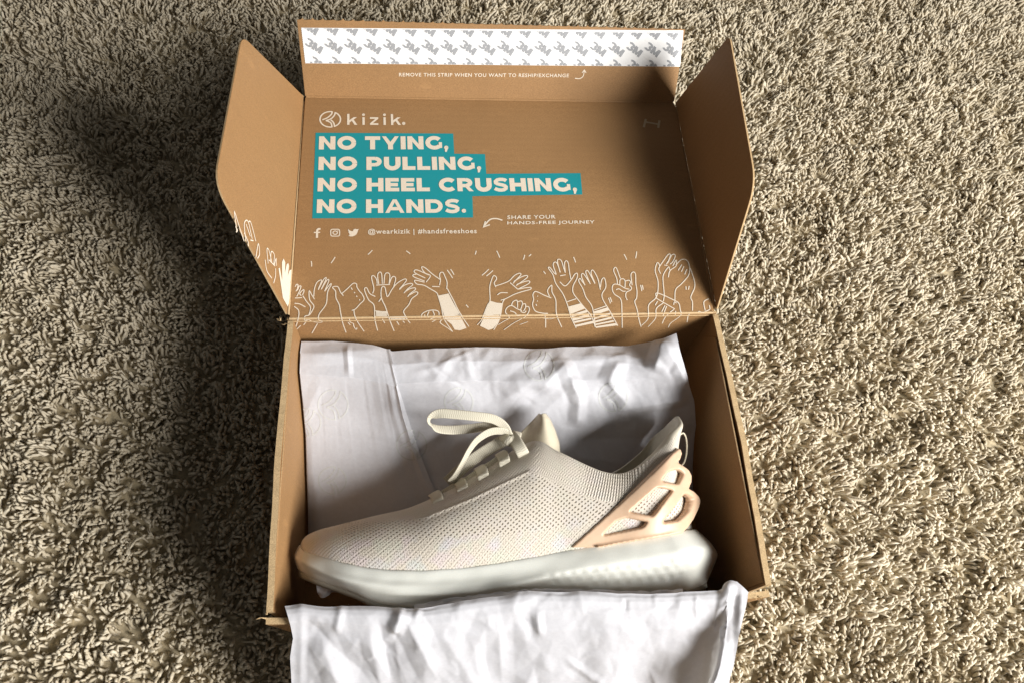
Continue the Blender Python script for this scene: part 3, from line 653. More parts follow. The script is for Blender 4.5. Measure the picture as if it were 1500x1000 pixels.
# tuck flap: release strip and instruction
tkp = lambda p: hit(p, LT, NTK)
S0, S1, S2, S3 = [tkp(p) for p in ((441, 41), (1001, 45), (996, 98), (447, 93))]
sv = []
for i in range(61):                                               # pinked left edge
    pass
bl = [S3+(S0-S3)*i/40+(EX*(.0004 if i % 2 else 0)) for i in range(41)]
SL = .0003
pol = [p+NTK*SL for p in bl]+[S1+NTK*SL, S2+NTK*SL]
strip = mesh_obj('adhesive_strip', pol+[p-NTK*SL*.8 for p in pol], [tuple(range(len(pol)))]+[(i, (i+1) % len(pol), (i+1) % len(pol)+len(pol), i+len(pol)) for i in range(len(pol))], M['strip'], box)
def strip_print():
    o = S3; ex = (S2-S3)/np.linalg.norm(S2-S3); ey = np.cross(NTK, ex); hgt = float((S0-S3) @ ey); wid = float(np.linalg.norm(S2-S3))
    bm = bmesh.new(); k = [0]
    pitch = wid/20.2; sc = pitch*.49; ang = math.radians(-33)
    ca, sa = math.cos(ang), math.sin(ang)
    def add(poly, cx, cy):
        k[0] += 1
        vs = [bm.verts.new((cx+(1.5*(a-.08)*ca-b*sa)*sc, cy+(1.5*(a-.08)*sa+b*ca)*sc, .00001*(k[0] % 11))) for a, b in poly]
        bm.faces.new(vs)
    def thick(line, w):
        L = np.array(line, float); L3 = np.c_[L, np.zeros(len(L))]; t = Ink(0); t.line(L3, np.array([0, 0, 1.]), w)
        return [[tuple(t.V[i][:2]) for i in f] for f in t.F]
    G = []
    for c in ((-.30, .17), (-.30, -.17)):
        G += thick([(c[0]+.20*math.cos(t), c[1]+.17*math.sin(t)) for t in (np.linspace(math.radians(150), math.radians(-75), 12) if c[1] > 0 else np.linspace(math.radians(75), math.radians(-150), 12))], .19)
    r_ = lambda x0, y0, x1, y1: [(x0, y0), (x1, y0), (x1, y1), (x0, y1)]
    G += [r_(.01, -.40, .20, .40), r_(.50, -.40, .69, .40), [(.04, .40), (.22, .40), (.42, -.36), (.28, -.36)], [(.48, .40), (.66, .40), (.42, -.36), (.28, -.36)]]
    rows = ((hgt*.50, 0), (hgt*1.02, -.14), (-hgt*.02, .16))
    for cy, sh in rows:
        for i in range(-1, 22):
            for g in G: add(g, (i+.55+sh)*pitch, cy)
    for co, no in (((0, .0002, 0), (0, -1, 0)), ((0, hgt-.0002, 0), (0, 1, 0)), ((.0015, 0, 0), (-1, 0, 0)), ((wid-.0008, 0, 0), (1, 0, 0))):
        bmesh.ops.bisect_plane(bm, geom=bm.verts[:]+bm.edges[:]+bm.faces[:], plane_co=co, plane_no=no, clear_outer=True)
    for v in bm.verts:
        q = o+ex*v.co.x+ey*v.co.y+NTK*(SL+.00015+v.co.z); v.co = q
    me = bpy.data.meshes.new('strip_print'); bm.to_mesh(me); bm.free(); link('strip_print', me, M['ink_grey'], strip)
strip_print()
font_text('instruction_lettering', 'REMOVE THIS STRIP WHEN YOU WANT TO RESHIP/EXCHANGE', (584.5, 112.3), (833, 113.6), (584.5, 107.0), tkp, NTK, M['ink_white'], tuck, .012)
ik = Ink(); ik.line(cr_interp([tkp(q) for q in ((842, 115), (849, 115.5), (854, 112), (856, 104))], 10), NTK, .0007); ik.line([tkp(q) for q in ((852.5, 107), (856, 103), (858.5, 107))], NTK, .0007); ik.build('arrow_mark', M['ink_white'], tuck)

# ------------------------------------------------------------------ tissue paper
def creases(px, py, L):
    h = np.zeros_like(px)
    for x0, y0, x1, y1, a, w in L:
        dx, dy = x1-x0, y1-y0; ln = math.hypot(dx, dy)
        s = ((px-x0)*dx+(py-y0)*dy)/ln/ln; d = np.abs((px-x0)*-dy+(py-y0)*dx)/ln
        win = sstep(-.18, .25, s)*sstep(1.18, .75, s)
        h += .75*a*np.clip(1-d/w, 0, 1)*win
    return h
from mathutils.geometry import delaunay_2d_cdt
def facets(px, py, step, seed):
    """crumpled paper: flat facets over a random triangulation, values about -1..1"""
    r = random.Random(seed); pts = []
    x0, x1, y0, y1 = px.min()-step*1.5, px.max()+step*1.5, py.min()-step*1.5, py.max()+step*1.5
    for a in np.arange(x0, x1+step, step):
        for b in np.arange(y0, y1+step, step): pts.append((a+r.uniform(-.48, .48)*step, b+r.uniform(-.48, .48)*step))
    hv = [r.uniform(-1, 1) for _ in pts]
    co, _, tri, ov, _, _ = delaunay_2d_cdt([Vector(p) for p in pts], [], [], 0, 1e-6)
    h = np.zeros_like(px)
    for t in tri:
        a, b, c = [np.array(co[k]) for k in t]; ha, hb_, hc = [hv[ov[k][0]] for k in t]
        dn = (b[1]-c[1])*(a[0]-c[0])+(c[0]-b[0])*(a[1]-c[1])
        if abs(dn) < 1e-9: continue
        m = (px >= min(a[0], b[0], c[0])) & (px <= max(a[0], b[0], c[0])) & (py >= min(a[1], b[1], c[1])) & (py <= max(a[1], b[1], c[1]))
        X_, Y_ = px[m], py[m]
        u = ((b[1]-c[1])*(X_-c[0])+(c[0]-b[0])*(Y_-c[1]))/dn; v = ((c[1]-a[1])*(X_-c[0])+(a[0]-c[0])*(Y_-c[1]))/dn; w = 1-u-v
        ins = (u >= -1e-6) & (v >= -1e-6) & (w >= -1e-6); hm = h[m]; hm[ins] = (u*ha+v*hb_+w*hc)[ins]; h[m] = hm
    return h
def ridged(x, y, s): return 1-np.abs(noise(x, y, s))*2
def grid_obj(name, P, mt, parent, thick=.00025, uvs=None):
    nu, nv = P.shape[:2]
    o = mesh_obj(name, P.reshape(-1, 3), grid_faces(nu, nv), mt, parent, True)
    return o
def normals(P):
    du = np.gradient(P, axis=0); dv = np.gradient(P, axis=1); n = np.cross(du, dv); n /= np.linalg.norm(n, axis=-1)[..., None]+1e-12
    n *= np.sign(n[..., 2:3]+1e-9)
    return n
back_paper = empty('tissue_paper', (0, .11, .01), 'white emblem printed tissue paper lying behind the sneaker in the box', 'tissue paper')
TOPX = np.array([(436, 494), (460, 496), (509, 500), (545, 505), (575, 512.5), (634, 508), (700, 506), (799, 508), (880, 504), (920, 505), (967, 497), (991, 487)], float)
LEFT = np.array([(436, 494), (432, 540), (429, 585), (428, 650), (429, 694), (437, 724), (441, 780), (446, 850)], float)
RIGHT = np.array([(991, 487), (1002, 537), (1018, 586), (1022, 644), (1020, 696), (1016, 740), (1010, 790), (1000, 850)], float)
def lerp_curve(C, key, t): return np.interp(t, key, C[:, 0]), np.interp(t, key, C[:, 1])
RND = random.Random(4)
BACK_CR = [(lambda x, y, a, l: (x, y, x+l*math.cos(a), y+l*math.sin(a), RND.choice((-1, 1, 1))*RND.uniform(.0004, .0013), RND.uniform(4, 9)))(RND.uniform(600, 1010), RND.uniform(505, 640), RND.uniform(0, 6.3), RND.uniform(18, 60)) for _ in range(14)]+[(509, 508, 511, 548, .0020, 7), (634, 560, 668, 512, .0018, 12), (665, 520, 700, 560, .0016, 12), (716, 540, 800, 520, .0018, 16), (735, 585, 790, 548, .0045, 24), (790, 570, 830, 530, .0055, 18), (825, 532, 848, 580, .0070, 16),
           (848, 580, 845, 620, .0050, 14), (905, 530, 890, 560, .0065, 18), (905, 531, 960, 540, .0050, 16), (960, 540, 975, 502, .0100, 20), (975, 502, 1005, 560, .0060, 14), (950, 590, 1005, 582, .0060, 14), (900, 600, 955, 590, .0040, 14), (892, 560, 920, 592, .0045, 14), (455, 520, 560, 512, .0028, 16), (850, 520, 935, 522, .0030, 14), (612, 518, 640, 545, .0014, 8), (680, 510, 690, 550, .0018, 8), (760, 640, 840, 560, .003, 22), (560, 540, 575, 640, .0008, 20), (470, 560, 440, 620, .0012, 14)]
def back_sheet(nu, nv, a0=0., a1=1., lift=0., b0=0., b1=1.):
    A, B = np.meshgrid(np.linspace(a0, a1, nu), np.linspace(b0, b1, nv), indexing='ij')
    tk = (TOPX[:, 0]-436)/555.
    tx, ty = lerp_curve(TOPX, tk, A)
    kb = (LEFT[:, 1]-494)/356.; lx, ly = lerp_curve(LEFT, kb, B)
    kr = (RIGHT[:, 1]-487)/363.; rx, ry = lerp_curve(RIGHT, kr, B)
    # Coons blend of the outline
    px = (1-A)*lx+A*rx+(1-B)*(tx-((1-A)*436+A*991)); py = (1-A)*ly+A*ry+(1-B)*(ty-((1-A)*494+A*487))
    return A, B, px, py
def back_z(A, B, px, py):
    z = np.interp(B, [0, .06, .15, .28, .4, .55, .75, 1], [.096, .099, .095, .074, .056, .042, .026, .010])
    z = z+.020*sstep(.86, 1.0, A)*sstep(.30, .0, B)-.012*sstep(.93, 1.0, A)*sstep(.25, .6, B)
    z = z-.006*sstep(.05, .0, A)*sstep(.2, .6, B)
    return z
def back_disp(px, py):
    r = creases(px, py, BACK_CR)
    cr = sstep(560, 700, px)*.7+.3
    cf = sstep(600, 720, px)*.85+.15
    r = r+.0016*cf*facets(px, py, 42, 5)+.0006*cf*facets(px, py, 17, 6)+.0006*cr*ridged(px/120, py/100, 51)+.00025*cr*ridged(px/46+.3*noise(px/50, py/50, 3), py/40, 52)+.00007*ridged(px/14, py/14, 53)+.0010*noise(px/150, py/130, 54)
    return r
def back_pos(A, B, px, py, lift=0.):
    z = back_z(A, B, px, py)
    P = hits(px, py, np.stack([np.zeros_like(z), np.zeros_like(z), z], -1), (0, 0, 1))
    n = normals(P)
    return P+n*(back_disp(px, py)-.002+lift)[..., None], n
A, B, px, py = back_sheet(260, 190)
P, n_ = back_pos(A, B, px, py)
P[..., 1] = np.minimum(P[..., 1], D-.004); P[..., 0] = np.clip(P[..., 0], -hw+.0052, hw-.0062); P[..., 2] = np.maximum(P[..., 2], .0055)
bsheet = grid_obj('sheet', P, M['tissue'], back_paper)
# overlapping layer at the left: its free edge runs from (575,513) to (640,722)
A, B, px, py = back_sheet(130, 190, 0, 1)
ex_ = np.interp(py, [494, 513, 580, 640, 690, 722, 850], [572, 576, 594, 612, 629, 642, 690])
t_ = A; px2 = (436+ (px-px))+0*px
lx = np.interp(py, LEFT[:, 1], LEFT[:, 0])
px2 = lx+(ex_-lx)*A
py2 = py+(np.interp(px2, TOPX[:, 0], TOPX[:, 1])-np.interp(px, TOPX[:, 0], TOPX[:, 1]))*(1-B)
A2 = (px2-lx)/(np.interp(py2, RIGHT[:, 1], RIGHT[:, 0])-lx); B2 = B
P2, _ = back_pos(A2, B2, px2, py2, .0009)
P2 = P2+np.array([0, 0, 1.])*(.0012*sstep(.94, 1., A))[..., None]
P2[..., 1] = np.minimum(P2[..., 1], D-.0045); P2[..., 0] = np.clip(P2[..., 0], -hw+.0055, hw-.0062); P2[..., 2] = np.maximum(P2[..., 2], .0062)
overlap = grid_obj('overlapping_layer', P2, M['tissue'], back_paper)
# faint emblems printed on the tissue: draped over the sheet
from mathutils.bvhtree import BVHTree
bpy.context.view_layer.update()
bv = BVHTree.FromPolygons([tuple(v) for v in np.r_[P2.reshape(-1, 3), P.reshape(-1, 3)]], grid_faces(130, 190)+grid_faces(260, 190, 130*190))
def drape(p):
    d = ray(p); h = bv.ray_cast(Vector(CAM), Vector(d/np.linalg.norm(d)))
    if h[0] is None: return None
    n = np.array(h[1]); return np.r_[np.array(h[0]), n*np.sign(n[2])]
for cx, cy, r in ((488, 592, 24), (603, 651, 24), (487, 703, 22), (790, 535, 24), (898, 581, 23), (672, 588, 23), (450, 618, 22)):
    ik = Ink(.00018)
    E_ = lambda a, b: (cx+(a-288)/165*r, cy+(b-205)/125*r)
    Ls = [[(288+150*math.cos(t), 205-113*math.sin(t)) for t in np.linspace(math.radians(78), math.radians(282), 30)], [(288+150*math.cos(t), 205-113*math.sin(t)) for t in np.linspace(math.radians(62), math.radians(-68), 24)],
          [(318, 92), (308, 125), (280, 155), (240, 185), (172, 212)], [(362, 100), (352, 140), (325, 175), (285, 205), (222, 224)], [(222, 224), (262, 236), (300, 262), (314, 318)], [(296, 214), (326, 240), (345, 275), (350, 316)]]
    for q in Ls:
        q = cr_interp(np.array(q), max(len(q), 14))
        pts = [drape(E_(*v)) for v in q]; run = []
        for w_ in pts+[None]:
            if w_ is not None and (not run or np.linalg.norm((w_-run[-1])[:3]) < .006): run.append(w_)
            else:
                if len(run) > 2: ik.line(np.array(run)[:, :3], np.array(run)[:, 3:], .0012)
                run = [w_] if w_ is not None else []
    if ik.V: ik.build('printed_emblem', M['tissue_ink'], bsheet)

front_paper = empty('tissue_paper', (0, -.03, .0), 'crumpled white tissue paper folded out over the front edge of the box', 'tissue paper')
FT = np.array([(417, 886), (440, 884), (475, 887), (545, 887), (570, 889), (607, 890), (645, 885), (695, 877), (740, 871), (775, 865), (873, 866), (959, 868), (1007, 865), (1058, 863), (1071, 849), (1080, 851), (1097, 866)], float)
FL_ = np.array([(417, 886), (424, 912), (429, 937), (425, 962), (427, 1000), (424, 1060), (430, 1150)], float)
FR_ = np.array([(1097, 866), (1095, 880), (1081, 933), (1071, 1000), (1066, 1060), (1060, 1150)], float)
FRONT_CR = [(lambda x, y, a, l: (x, y, x+l*math.cos(a), y+l*math.sin(a), RND.choice((-1, 1, 1))*RND.uniform(.0004, .0015), RND.uniform(4, 10)))(RND.uniform(430, 1050), RND.uniform(890, 1060), RND.uniform(.6, 2.5), RND.uniform(18, 70)) for _ in range(10)]+[(556, 912, 574, 1010, -.0045, 16), (590, 896, 577, 925, .0060, 14), (590, 896, 640, 990, .0060, 26), (500, 890, 492, 925, .0022, 8), (455, 915, 540, 1000, -.0040, 24), (470, 935, 500, 1010, .0040, 22), (540, 940, 575, 1005, .0035, 18), (442, 892, 440, 1010, .0014, 9), (730, 895, 735, 1000, .0035, 20),
            (787, 897, 790, 930, .0035, 10), (765, 905, 790, 930, -.002, 12), (650, 930, 700, 1010, .003, 24), (690, 960, 720, 900, .0025, 20), (917, 875, 918, 896, -.0018, 5), (1020, 872, 1022, 905, .0016, 5), (830, 965, 885, 1005, .0022, 8), (615, 890, 608, 905, .002, 7), (1068, 850, 1062, 900, .006, 14), (1085, 860, 1080, 1010, .003, 8), (700, 1000, 760, 1100, .004, 30), (500, 1010, 560, 1120, .004, 30)]
nu, nv = 280, 130
A, B = np.meshgrid(np.linspace(0, 1, nu), np.linspace(0, 1, nv), indexing='ij')
tx, ty = lerp_curve(FT, (FT[:, 0]-417)/680., A)
lx, ly = lerp_curve(FL_, (FL_[:, 1]-886)/264., B); rx, ry = lerp_curve(FR_, (FR_[:, 1]-866)/284., B)
px = (1-A)*lx+A*rx+(1-B)*(tx-((1-A)*417+A*1097)); py = (1-A)*ly+A*ry+(1-B)**2*(ty-((1-A)*886+A*866))
z = np.interp(np.clip(B*(1+.10*noise(px/70, py*0+2.2, 65)), 0, 1), [0, .02, .05, .10, .20, .45, .75, 1], [.1262, .1282, .1284, .1262, .1160, .078, .030, .004])
rid = np.interp(py, [866, 900, 1000, 1150], [1070, 1064, 1050, 1034]); amp = np.interp(py, [870, 890, 1000, 1150], [0, .004, .042, .06])
dd = px-rid; z = z+amp*np.where(dd < 0, np.exp(dd/8.), np.clip(1-dd/70., 0, 1))
P = hits(px, py, np.stack([0*z, 0*z, z], -1), (0, 0, 1))
n_ = normals(P)
dsp = creases(px, py, FRONT_CR)+.0020*facets(px, py, 46, 8)+.0007*facets(px, py, 18, 9)+.0006*ridged(px/110, py/80, 61)*sstep(.0, .2, B)+.00035*ridged(px/44+.4*noise(px/40, py/40, 8), py/36, 62)+.00008*ridged(px/13, py/13, 63)-.001
P = P+n_*(.8*dsp)[..., None]
P[..., 2] = np.where((P[..., 1] > -.004), np.maximum(P[..., 2], np.where(P[..., 1] > -.002, .1262, .1262)), P[..., 2])
fsheet = grid_obj('sheet', P, M['tissue'], front_paper)
# second ply tucked inside behind the fold, and the torn bit under the toe
def ply(name, top, bot, zt, zb, seed, parent, nu=70, nv=24, amp=.002):
    A, B = np.meshgrid(np.linspace(0, 1, nu), np.linspace(0, 1, nv), indexing='ij')
    t = cr_interp(top, nu); b = cr_interp(bot, nu)
    px = t[:, 0][:, None]*(1-B)+b[:, 0][:, None]*B; py = t[:, 1][:, None]*(1-B)+b[:, 1][:, None]*B
    zt_ = np.interp(A, np.linspace(0, 1, len(zt)), zt); zb_ = np.interp(A, np.linspace(0, 1, len(zb)), zb)
    z = zt_*(1-B)+zb_*B
    P = hits(px, py, np.stack([0*z, 0*z, z], -1), (0, 0, 1))
    P = P+normals(P)*(amp*ridged(px/16, py/12, seed))[..., None]
    return grid_obj(name, P, M['tissue'], parent)
ply('inner_ply', [(607, 887), (650, 878), (700, 871), (760, 864), (790, 862), (860, 864), (940, 866), (1000, 863)], [(607, 897), (650, 895), (700, 890), (760, 884), (790, 880), (860, 876), (940, 876), (1000, 874)], [.116]*2, [.122]*2, 71, front_paper, amp=.0012)
ply('torn_corner', [(463, 847), (478, 852), (490, 858), (520, 866), (552, 880)], [(466, 870), (474, 874), (490, 866), (516, 872), (552, 884)], [.088]*2, [.082]*2, 72, front_paper, 40, 12, .0012)

# ------------------------------------------------------------------ sneaker
sa = math.radians(15)
EU = np.array([1., 0, 0]); EV = np.array([0, math.cos(sa), math.sin(sa)]); EN = np.array([0, -math.sin(sa), math.cos(sa)])
SO = np.array([0, .024, .066])
shoe = empty('sneaker', (0, .05, .012), 'cream knit sneaker with peach heel cage and pale sole lying in the box', 'sneaker')
def S(px, py, n):                                                # pixel + sideways offset -> shoe coordinates (u, v, n)
    q = hit((px, py), SO+EN*n, EN)-SO; return np.array([q @ EU, q @ EV, n])
def Wd(q): q = np.asarray(q); return SO+q[..., 0:1]*EU+q[..., 1:2]*EV+q[..., 2:3]*EN
def Sw(px, py, n): return Wd(S(px, py, n))
UP = [((440, 803, 0), (440, 797, 0)), ((443, 808, .012), (444, 789, 0)), ((452, 812, .022), (452, 782, 0)), ((474, 819, .032), (470, 774.5, 0)), ((503, 827, .040), (500, 767, 0)), ((550, 836, .045), (548, 755, 0)),
      ((612, 838.5, .046), (596, 744, 0)), ((650, 837, .0455), (634, 728, 0)), ((690, 833.5, .044), (675, 707, 0)), ((725, 829, .042), (715, 683, 0)), ((760, 823, .040), (752, 659, .002)), ((790, 818, .038), (786, 645, .010)),
      ((822, 811, .036), (818, 661, .022)), ((850, 806, .036), (860, 682, .027)), ((875, 801, .036), (886, 692, .028)), ((905, 795.5, .036), (910, 694, .028)), ((935, 790, .036), (935, 684, .027)), ((965, 785, .034), (965, 660, .0245)),
      ((993, 781, .027), (987, 640, .0250)), ((1009, 779, .016), (1000, 626, .0190)), ((1015, 778, 0), (996, 614.5, 0))]
NS, NTT = 560, 130
KB = np.array([S(*b) for b, t in UP]); KT = np.array([S(*t) for b, t in UP])
CB = cr_interp(KB, NS); CT = cr_interp(KT, NS); CB[:, 2] = np.maximum(CB[:, 2], 0); CT[:, 2] = np.maximum(CT[:, 2], 0)
sidx = np.linspace(0, len(UP)-1, NS)                             # column index along the side
def upper_grid(nt=NTT, t0=0., t1=1.):
    t = np.linspace(t0, t1, nt)[None, :]; th = t*math.pi/2
    dome = sstep(13.5, 10.5, sidx)[:, None]                      # forefoot closes over the top, collar stays open
    # height profile: sine for the dome, straighter for the collar wall
    fv = np.sin(th)*dome+(t*.75+.25*np.sin(th))*(1-dome)
    fn = 1-np.cos(th)*dome-(1-t**1.6)*(1-dome)
    G = np.empty((NS, nt, 3))
    for k in (0, 1): G[..., k] = CB[:, k:k+1]+(CT[:, k:k+1]-CB[:, k:k+1])*fv
    G[..., 2] = CB[:, 2:3]+(CT[:, 2:3]-CB[:, 2:3])*fn
    bulge = .0035*np.sin(t*math.pi)*sstep(4, 8, sidx)[:, None]*sstep(19.5, 17, sidx)[:, None]
    G[..., 2] += bulge
    G[..., 0] -= .0052*np.sin(np.clip(t, 0, 1)**1.5*math.pi)*sstep(17.2, 19.5, sidx)[:, None]
    return G, np.repeat(t, NS, 0)
G, TG = upper_grid()
SI = np.repeat(sidx[:, None], NTT, 1)
def gnorm(G):
    n = np.cross(np.gradient(G, axis=0), np.gradient(G, axis=1)); n /= np.linalg.norm(n, axis=-1)[..., None]+1e-12
    n *= np.sign(n[:, n.shape[1]//3:n.shape[1]//3+1, 2:3]+1e-9); return n
GN = gnorm(G)
# arc-length uv
dU = np.linalg.norm(np.diff(G[:, 40], axis=0), axis=1); U = np.r_[0, np.cumsum(dU)]
dV = np.linalg.norm(np.diff(G, axis=1), axis=2); Vv = np.c_[np.zeros(NS), np.cumsum(dV, 1)]
UU = np.repeat(U[:, None], NTT, 1)
# zones read from the photograph in picture rows
def proj_px(P):
    L = (P-CAM) @ CR; return 750+FPX*L[..., 0]/-L[..., 2], 500-FPX*L[..., 1]/-L[..., 2]
PX, PY = proj_px(Wd(G))
low = np.interp(PX, [470, 560, 700, 800, 900], [786, 790, 786, 776, 760])
seam = np.interp(PX, [560, 625, 690, 775, 800, 860, 905, 930], [762, 757, 731, 690, 700, 728, 737, 730])
hole = sstep(low+3, low-5, PY)*sstep(seam-1, seam+3, PY)*sstep(478, 520, PX)
hole = np.clip(hole+.35*sstep(low-2, low+4, PY)*sstep(470, 520, PX), 0, 1)
tint = .26*sstep(low-12, low+6, PY)*sstep(455, 490, PX)+.12
rib = sstep(seam+1, seam-3, PY)*sstep(778, 800, PX)*sstep(965, 935, PX)
ribw = np.cos(2*np.pi*(UU-np.interp(PX, [790, 840, 930], [.75, .5, .0])*Vv)/.0030)
off = .00036*rib*ribw
# placket ridge above the eyelet seam, knitted welt along the collar
off = off+.0007*np.exp(-((PY-seam)/2.2)**2)*sstep(600, 640, PX)*sstep(800, 775, PX)
hole = hole*(1-rib)
Gd = G+GN*off[..., None]
def add_uv(o, uvv):
    uvl = o.data.uv_layers.new(name='UVMap'); idx = np.empty(len(o.data.loops), np.int32); o.data.loops.foreach_get('vertex_index', idx)
    uvl.data.foreach_set('uv', uvv[idx].ravel().astype(np.float32))
def fattr(o, name, v): at = o.data.attributes.new(name, 'FLOAT', 'POINT'); at.data.foreach_set('value', v.ravel().astype(np.float32))
Gm = G[:, ::3].copy(); Gm[..., 2] *= -1; nm = Gm.shape[1]
Vt = np.r_[Wd(Gd).reshape(-1, 3), Wd(Gm).reshape(-1, 3)]
upper = mesh_obj('knit_upper', Vt, grid_faces(NS, NTT)+grid_faces(NS, nm, NS*NTT, True), M['knit'], shoe, True)
add_uv(upper, np.r_[np.stack([UU, Vv], -1).reshape(-1, 2), np.stack([UU[:, ::3], Vv[:, ::3]], -1).reshape(-1, 2)])
fattr(upper, 'hole', np.r_[hole.ravel(), hole[:, ::3].ravel()]); fattr(upper, 'tint', np.r_[tint.ravel(), tint[:, ::3].ravel()])
# padded collar lining: over the rim and down inside
i0 = int(np.searchsorted(sidx, 10.6))
cols = np.arange(i0, NS, 2)
def lining_side(sgn):
    out = []
    for i in cols:
        T = G[i, -1].copy(); col = G[i]; nn = GN[i, int(NTT*.9)].copy(); nn[2] = abs(nn[2])
        if sidx[i] > 15:
            fi = sstep(15.5, 20, sidx[i])*math.pi/2; na = np.array([math.sin(fi), .12*math.sin(fi), math.cos(fi)]); k_ = sstep(15, 16.5, sidx[i]); nn = nn*(1-k_)+na*k_
        nn /= np.linalg.norm(nn); upv = np.array([0, 1., 0]); vd = G[i, -1]-G[i, -12]; vd /= np.linalg.norm(vd)+1e-9
        thk = .0030+.0034*sstep(16, 18.5, sidx[i])
        row = []
        for a in np.linspace(0, math.pi, 9): row.append(T+nn*(-.5*thk+.5*thk*math.cos(a))+vd*(.55*thk*math.sin(a)))
        for t in np.linspace(.97, .35, 14):
            c = col[int(t*(NTT-1))]; row.append(c-nn*thk*(1+.35*math.sin((.97-t)*4)))
        row = np.array(row)
        row[:, 2] = np.maximum(row[:, 2], 0)
        row[:, 2] *= sgn; out.append(row)
    return np.array(out)
L1 = lining_side(1); L2 = lining_side(-1)[::-1]
LL = np.concatenate([L1, L2[1:]], 0)
mesh_obj('collar_lining', Wd(LL).reshape(-1, 3), grid_faces(LL.shape[0], LL.shape[1]), M['lining'], shoe, True)
# insole
ins = []
for i in range(40, NS-8, 6):
    for n in np.linspace(-.8, .8, 7): ins.append([CB[i, 0]*.97, CB[i, 1]+.010, CB[i, 2]*n])
mesh_obj('insole', Wd(np.array(ins)), grid_faces(len(ins)//7, 7), M['insole'], shoe, True)

# midsole
MS = [((440, 800, 0), (433, 815, 0), (438, 836, 0)), ((443, 806, .012), (437, 818, .016), (444, 840, .012)), ((452, 811, .022), (449, 826, .028), (460, 847, .022)), ((474, 818, .032), (474, 838, .037), (490, 858, .030)), ((503, 826, .040), (503, 848, .045), (520, 869, .038)),
      ((550, 835, .045), (552, 858, .050), (552, 882, .044)), ((612, 837.5, .046), (612, 862, .051), (612, 891, .046)), ((690, 832.5, .044), (690, 860, .048), (690, 893, .044)), ((760, 822, .040), (762, 853, .045), (762, 890, .040)), ((822, 810, .036), (826, 843, .043), (826, 886, .038)),
      ((905, 794.5, .036), (910, 830, .044), (910, 880, .038)), ((968, 784, .035), (978, 818, .043), (975, 872, .037)), ((986, 781.5, .0332), (1003, 812, .0413), (998, 867, .034)), ((1001, 779.5, .0280), (1024, 808, .0345), (1015, 862, .027)), ((1013, 778.5, .0195), (1040, 808, .0237), (1027, 857, .0185)), ((1019, 778, .0095), (1049, 810, .011), (1034, 853, .009)), ((1021, 778, 0), (1051, 812, 0), (1036, 852, 0))]
NM = 300
c0_, c1_, c2_ = [cr_interp(np.array([S(*r[k]) for r in MS]), NM) for k in range(3)]
for c in (c0_, c1_, c2_): c[:, 2] = np.maximum(c[:, 2], 0); c[0, 2] = c[-1, 2] = 0
mi = np.linspace(0, len(MS)-1, NM)
NV2 = 48
prof = np.empty((NM, NV2, 3)); tt = np.linspace(0, 1, NV2)
ins_in = c0_.copy(); ins_in[:, 2] *= .86; ins_in[:, 1] -= .001
for i in range(NM):
    top, mid, bot = c0_[i], c1_[i], c2_[i]
    q1 = top*.45+mid*.55; q1[2] = max(top[2], mid[2]*.965); q1[:2] = top[:2]*.5+mid[:2]*.5+(mid[:2]-top[:2])*np.array([.22, .02])
    q2 = mid*.5+bot*.5; q2[2] = mid[2]*.55+bot[2]*.45-.0008
    inn = bot.copy(); inn[2] *= .75; inn[1] -= .002
    rimo = top.copy(); rimo[1] += .0012; rimo[2] *= 1.01
    prof[i] = cr_interp([ins_in[i], rimo, q1, mid, q2, bot, inn], NV2)
pn = gnorm(prof)
# flowing ridge at the forefoot and dimples along the heel
pxm, pym = proj_px(Wd(prof))
dz = np.zeros(pxm.shape)
for row, y_l in ((0, 0), (1, 11), (2, 22)):
    for k in range(13):
        cx = 805+k*16+row*8; cy = np.interp(cx, [800, 1030], [853, 826])+y_l-10
        dz -= .0014*np.exp(-(((pxm-cx)/5.6)**2+((pym-cy)/3.8)**2))*(.6+.4*_hash(np.int64(k), np.int64(row), 5))
rl = np.interp(pxm, [480, 560, 640, 700, 760, 830, 900], [858, 868, 868, 864, 853, 838, 824])
dz += .0014*np.exp(-((pym-rl)/5.)**2)*sstep(520, 600, pxm)*sstep(880, 760, pxm)-.0016*np.exp(-((pym-rl-14)/8.)**2)*sstep(560, 640, pxm)*sstep(900, 780, pxm)
dz += .0003*noise(pxm/30, pym/18, 77)
prof2 = prof+pn*dz[..., None]
mm = prof.copy(); mm[..., 2] *= -1
Vm = np.r_[Wd(prof2).reshape(-1, 3), Wd(mm).reshape(-1, 3)]; Fm = grid_faces(NM, NV2)+grid_faces(NM, NV2, NM*NV2, True)
for i in range(NM-1):                                            # tread side
    a = i*NV2+NV2-1; Fm.append((a, a+NV2, a+NV2+NM*NV2, a+NM*NV2))
mesh_obj('midsole', Vm, Fm, M['midsole'], shoe, True)
# toe bumper: a shell over the front of the sole
kk = int(np.searchsorted(mi, 1.9)); jj = np.arange(6, 40)
tb = prof2[:kk][:, jj].copy(); fade = sstep(1.9, .9, mi[:kk])[:, None]*sstep(0, 4, np.arange(len(jj)))[None]*sstep(len(jj)-1, len(jj)-5, np.arange(len(jj)))[None]
nb_ = pn[:kk][:, jj].copy(); nb_[0] = [-1, 0, 0]
tb = tb+nb_*(-.0004+.0013*fade)[..., None]; tb[..., 2] = np.maximum(tb[..., 2], 0)
tm = tb.copy(); tm[..., 2] *= -1
mesh_obj('toe_bumper', np.r_[Wd(tb).reshape(-1, 3), Wd(tm).reshape(-1, 3)], grid_faces(kk, len(jj))+grid_faces(kk, len(jj), kk*len(jj), True), M['bumper'], shoe, True)
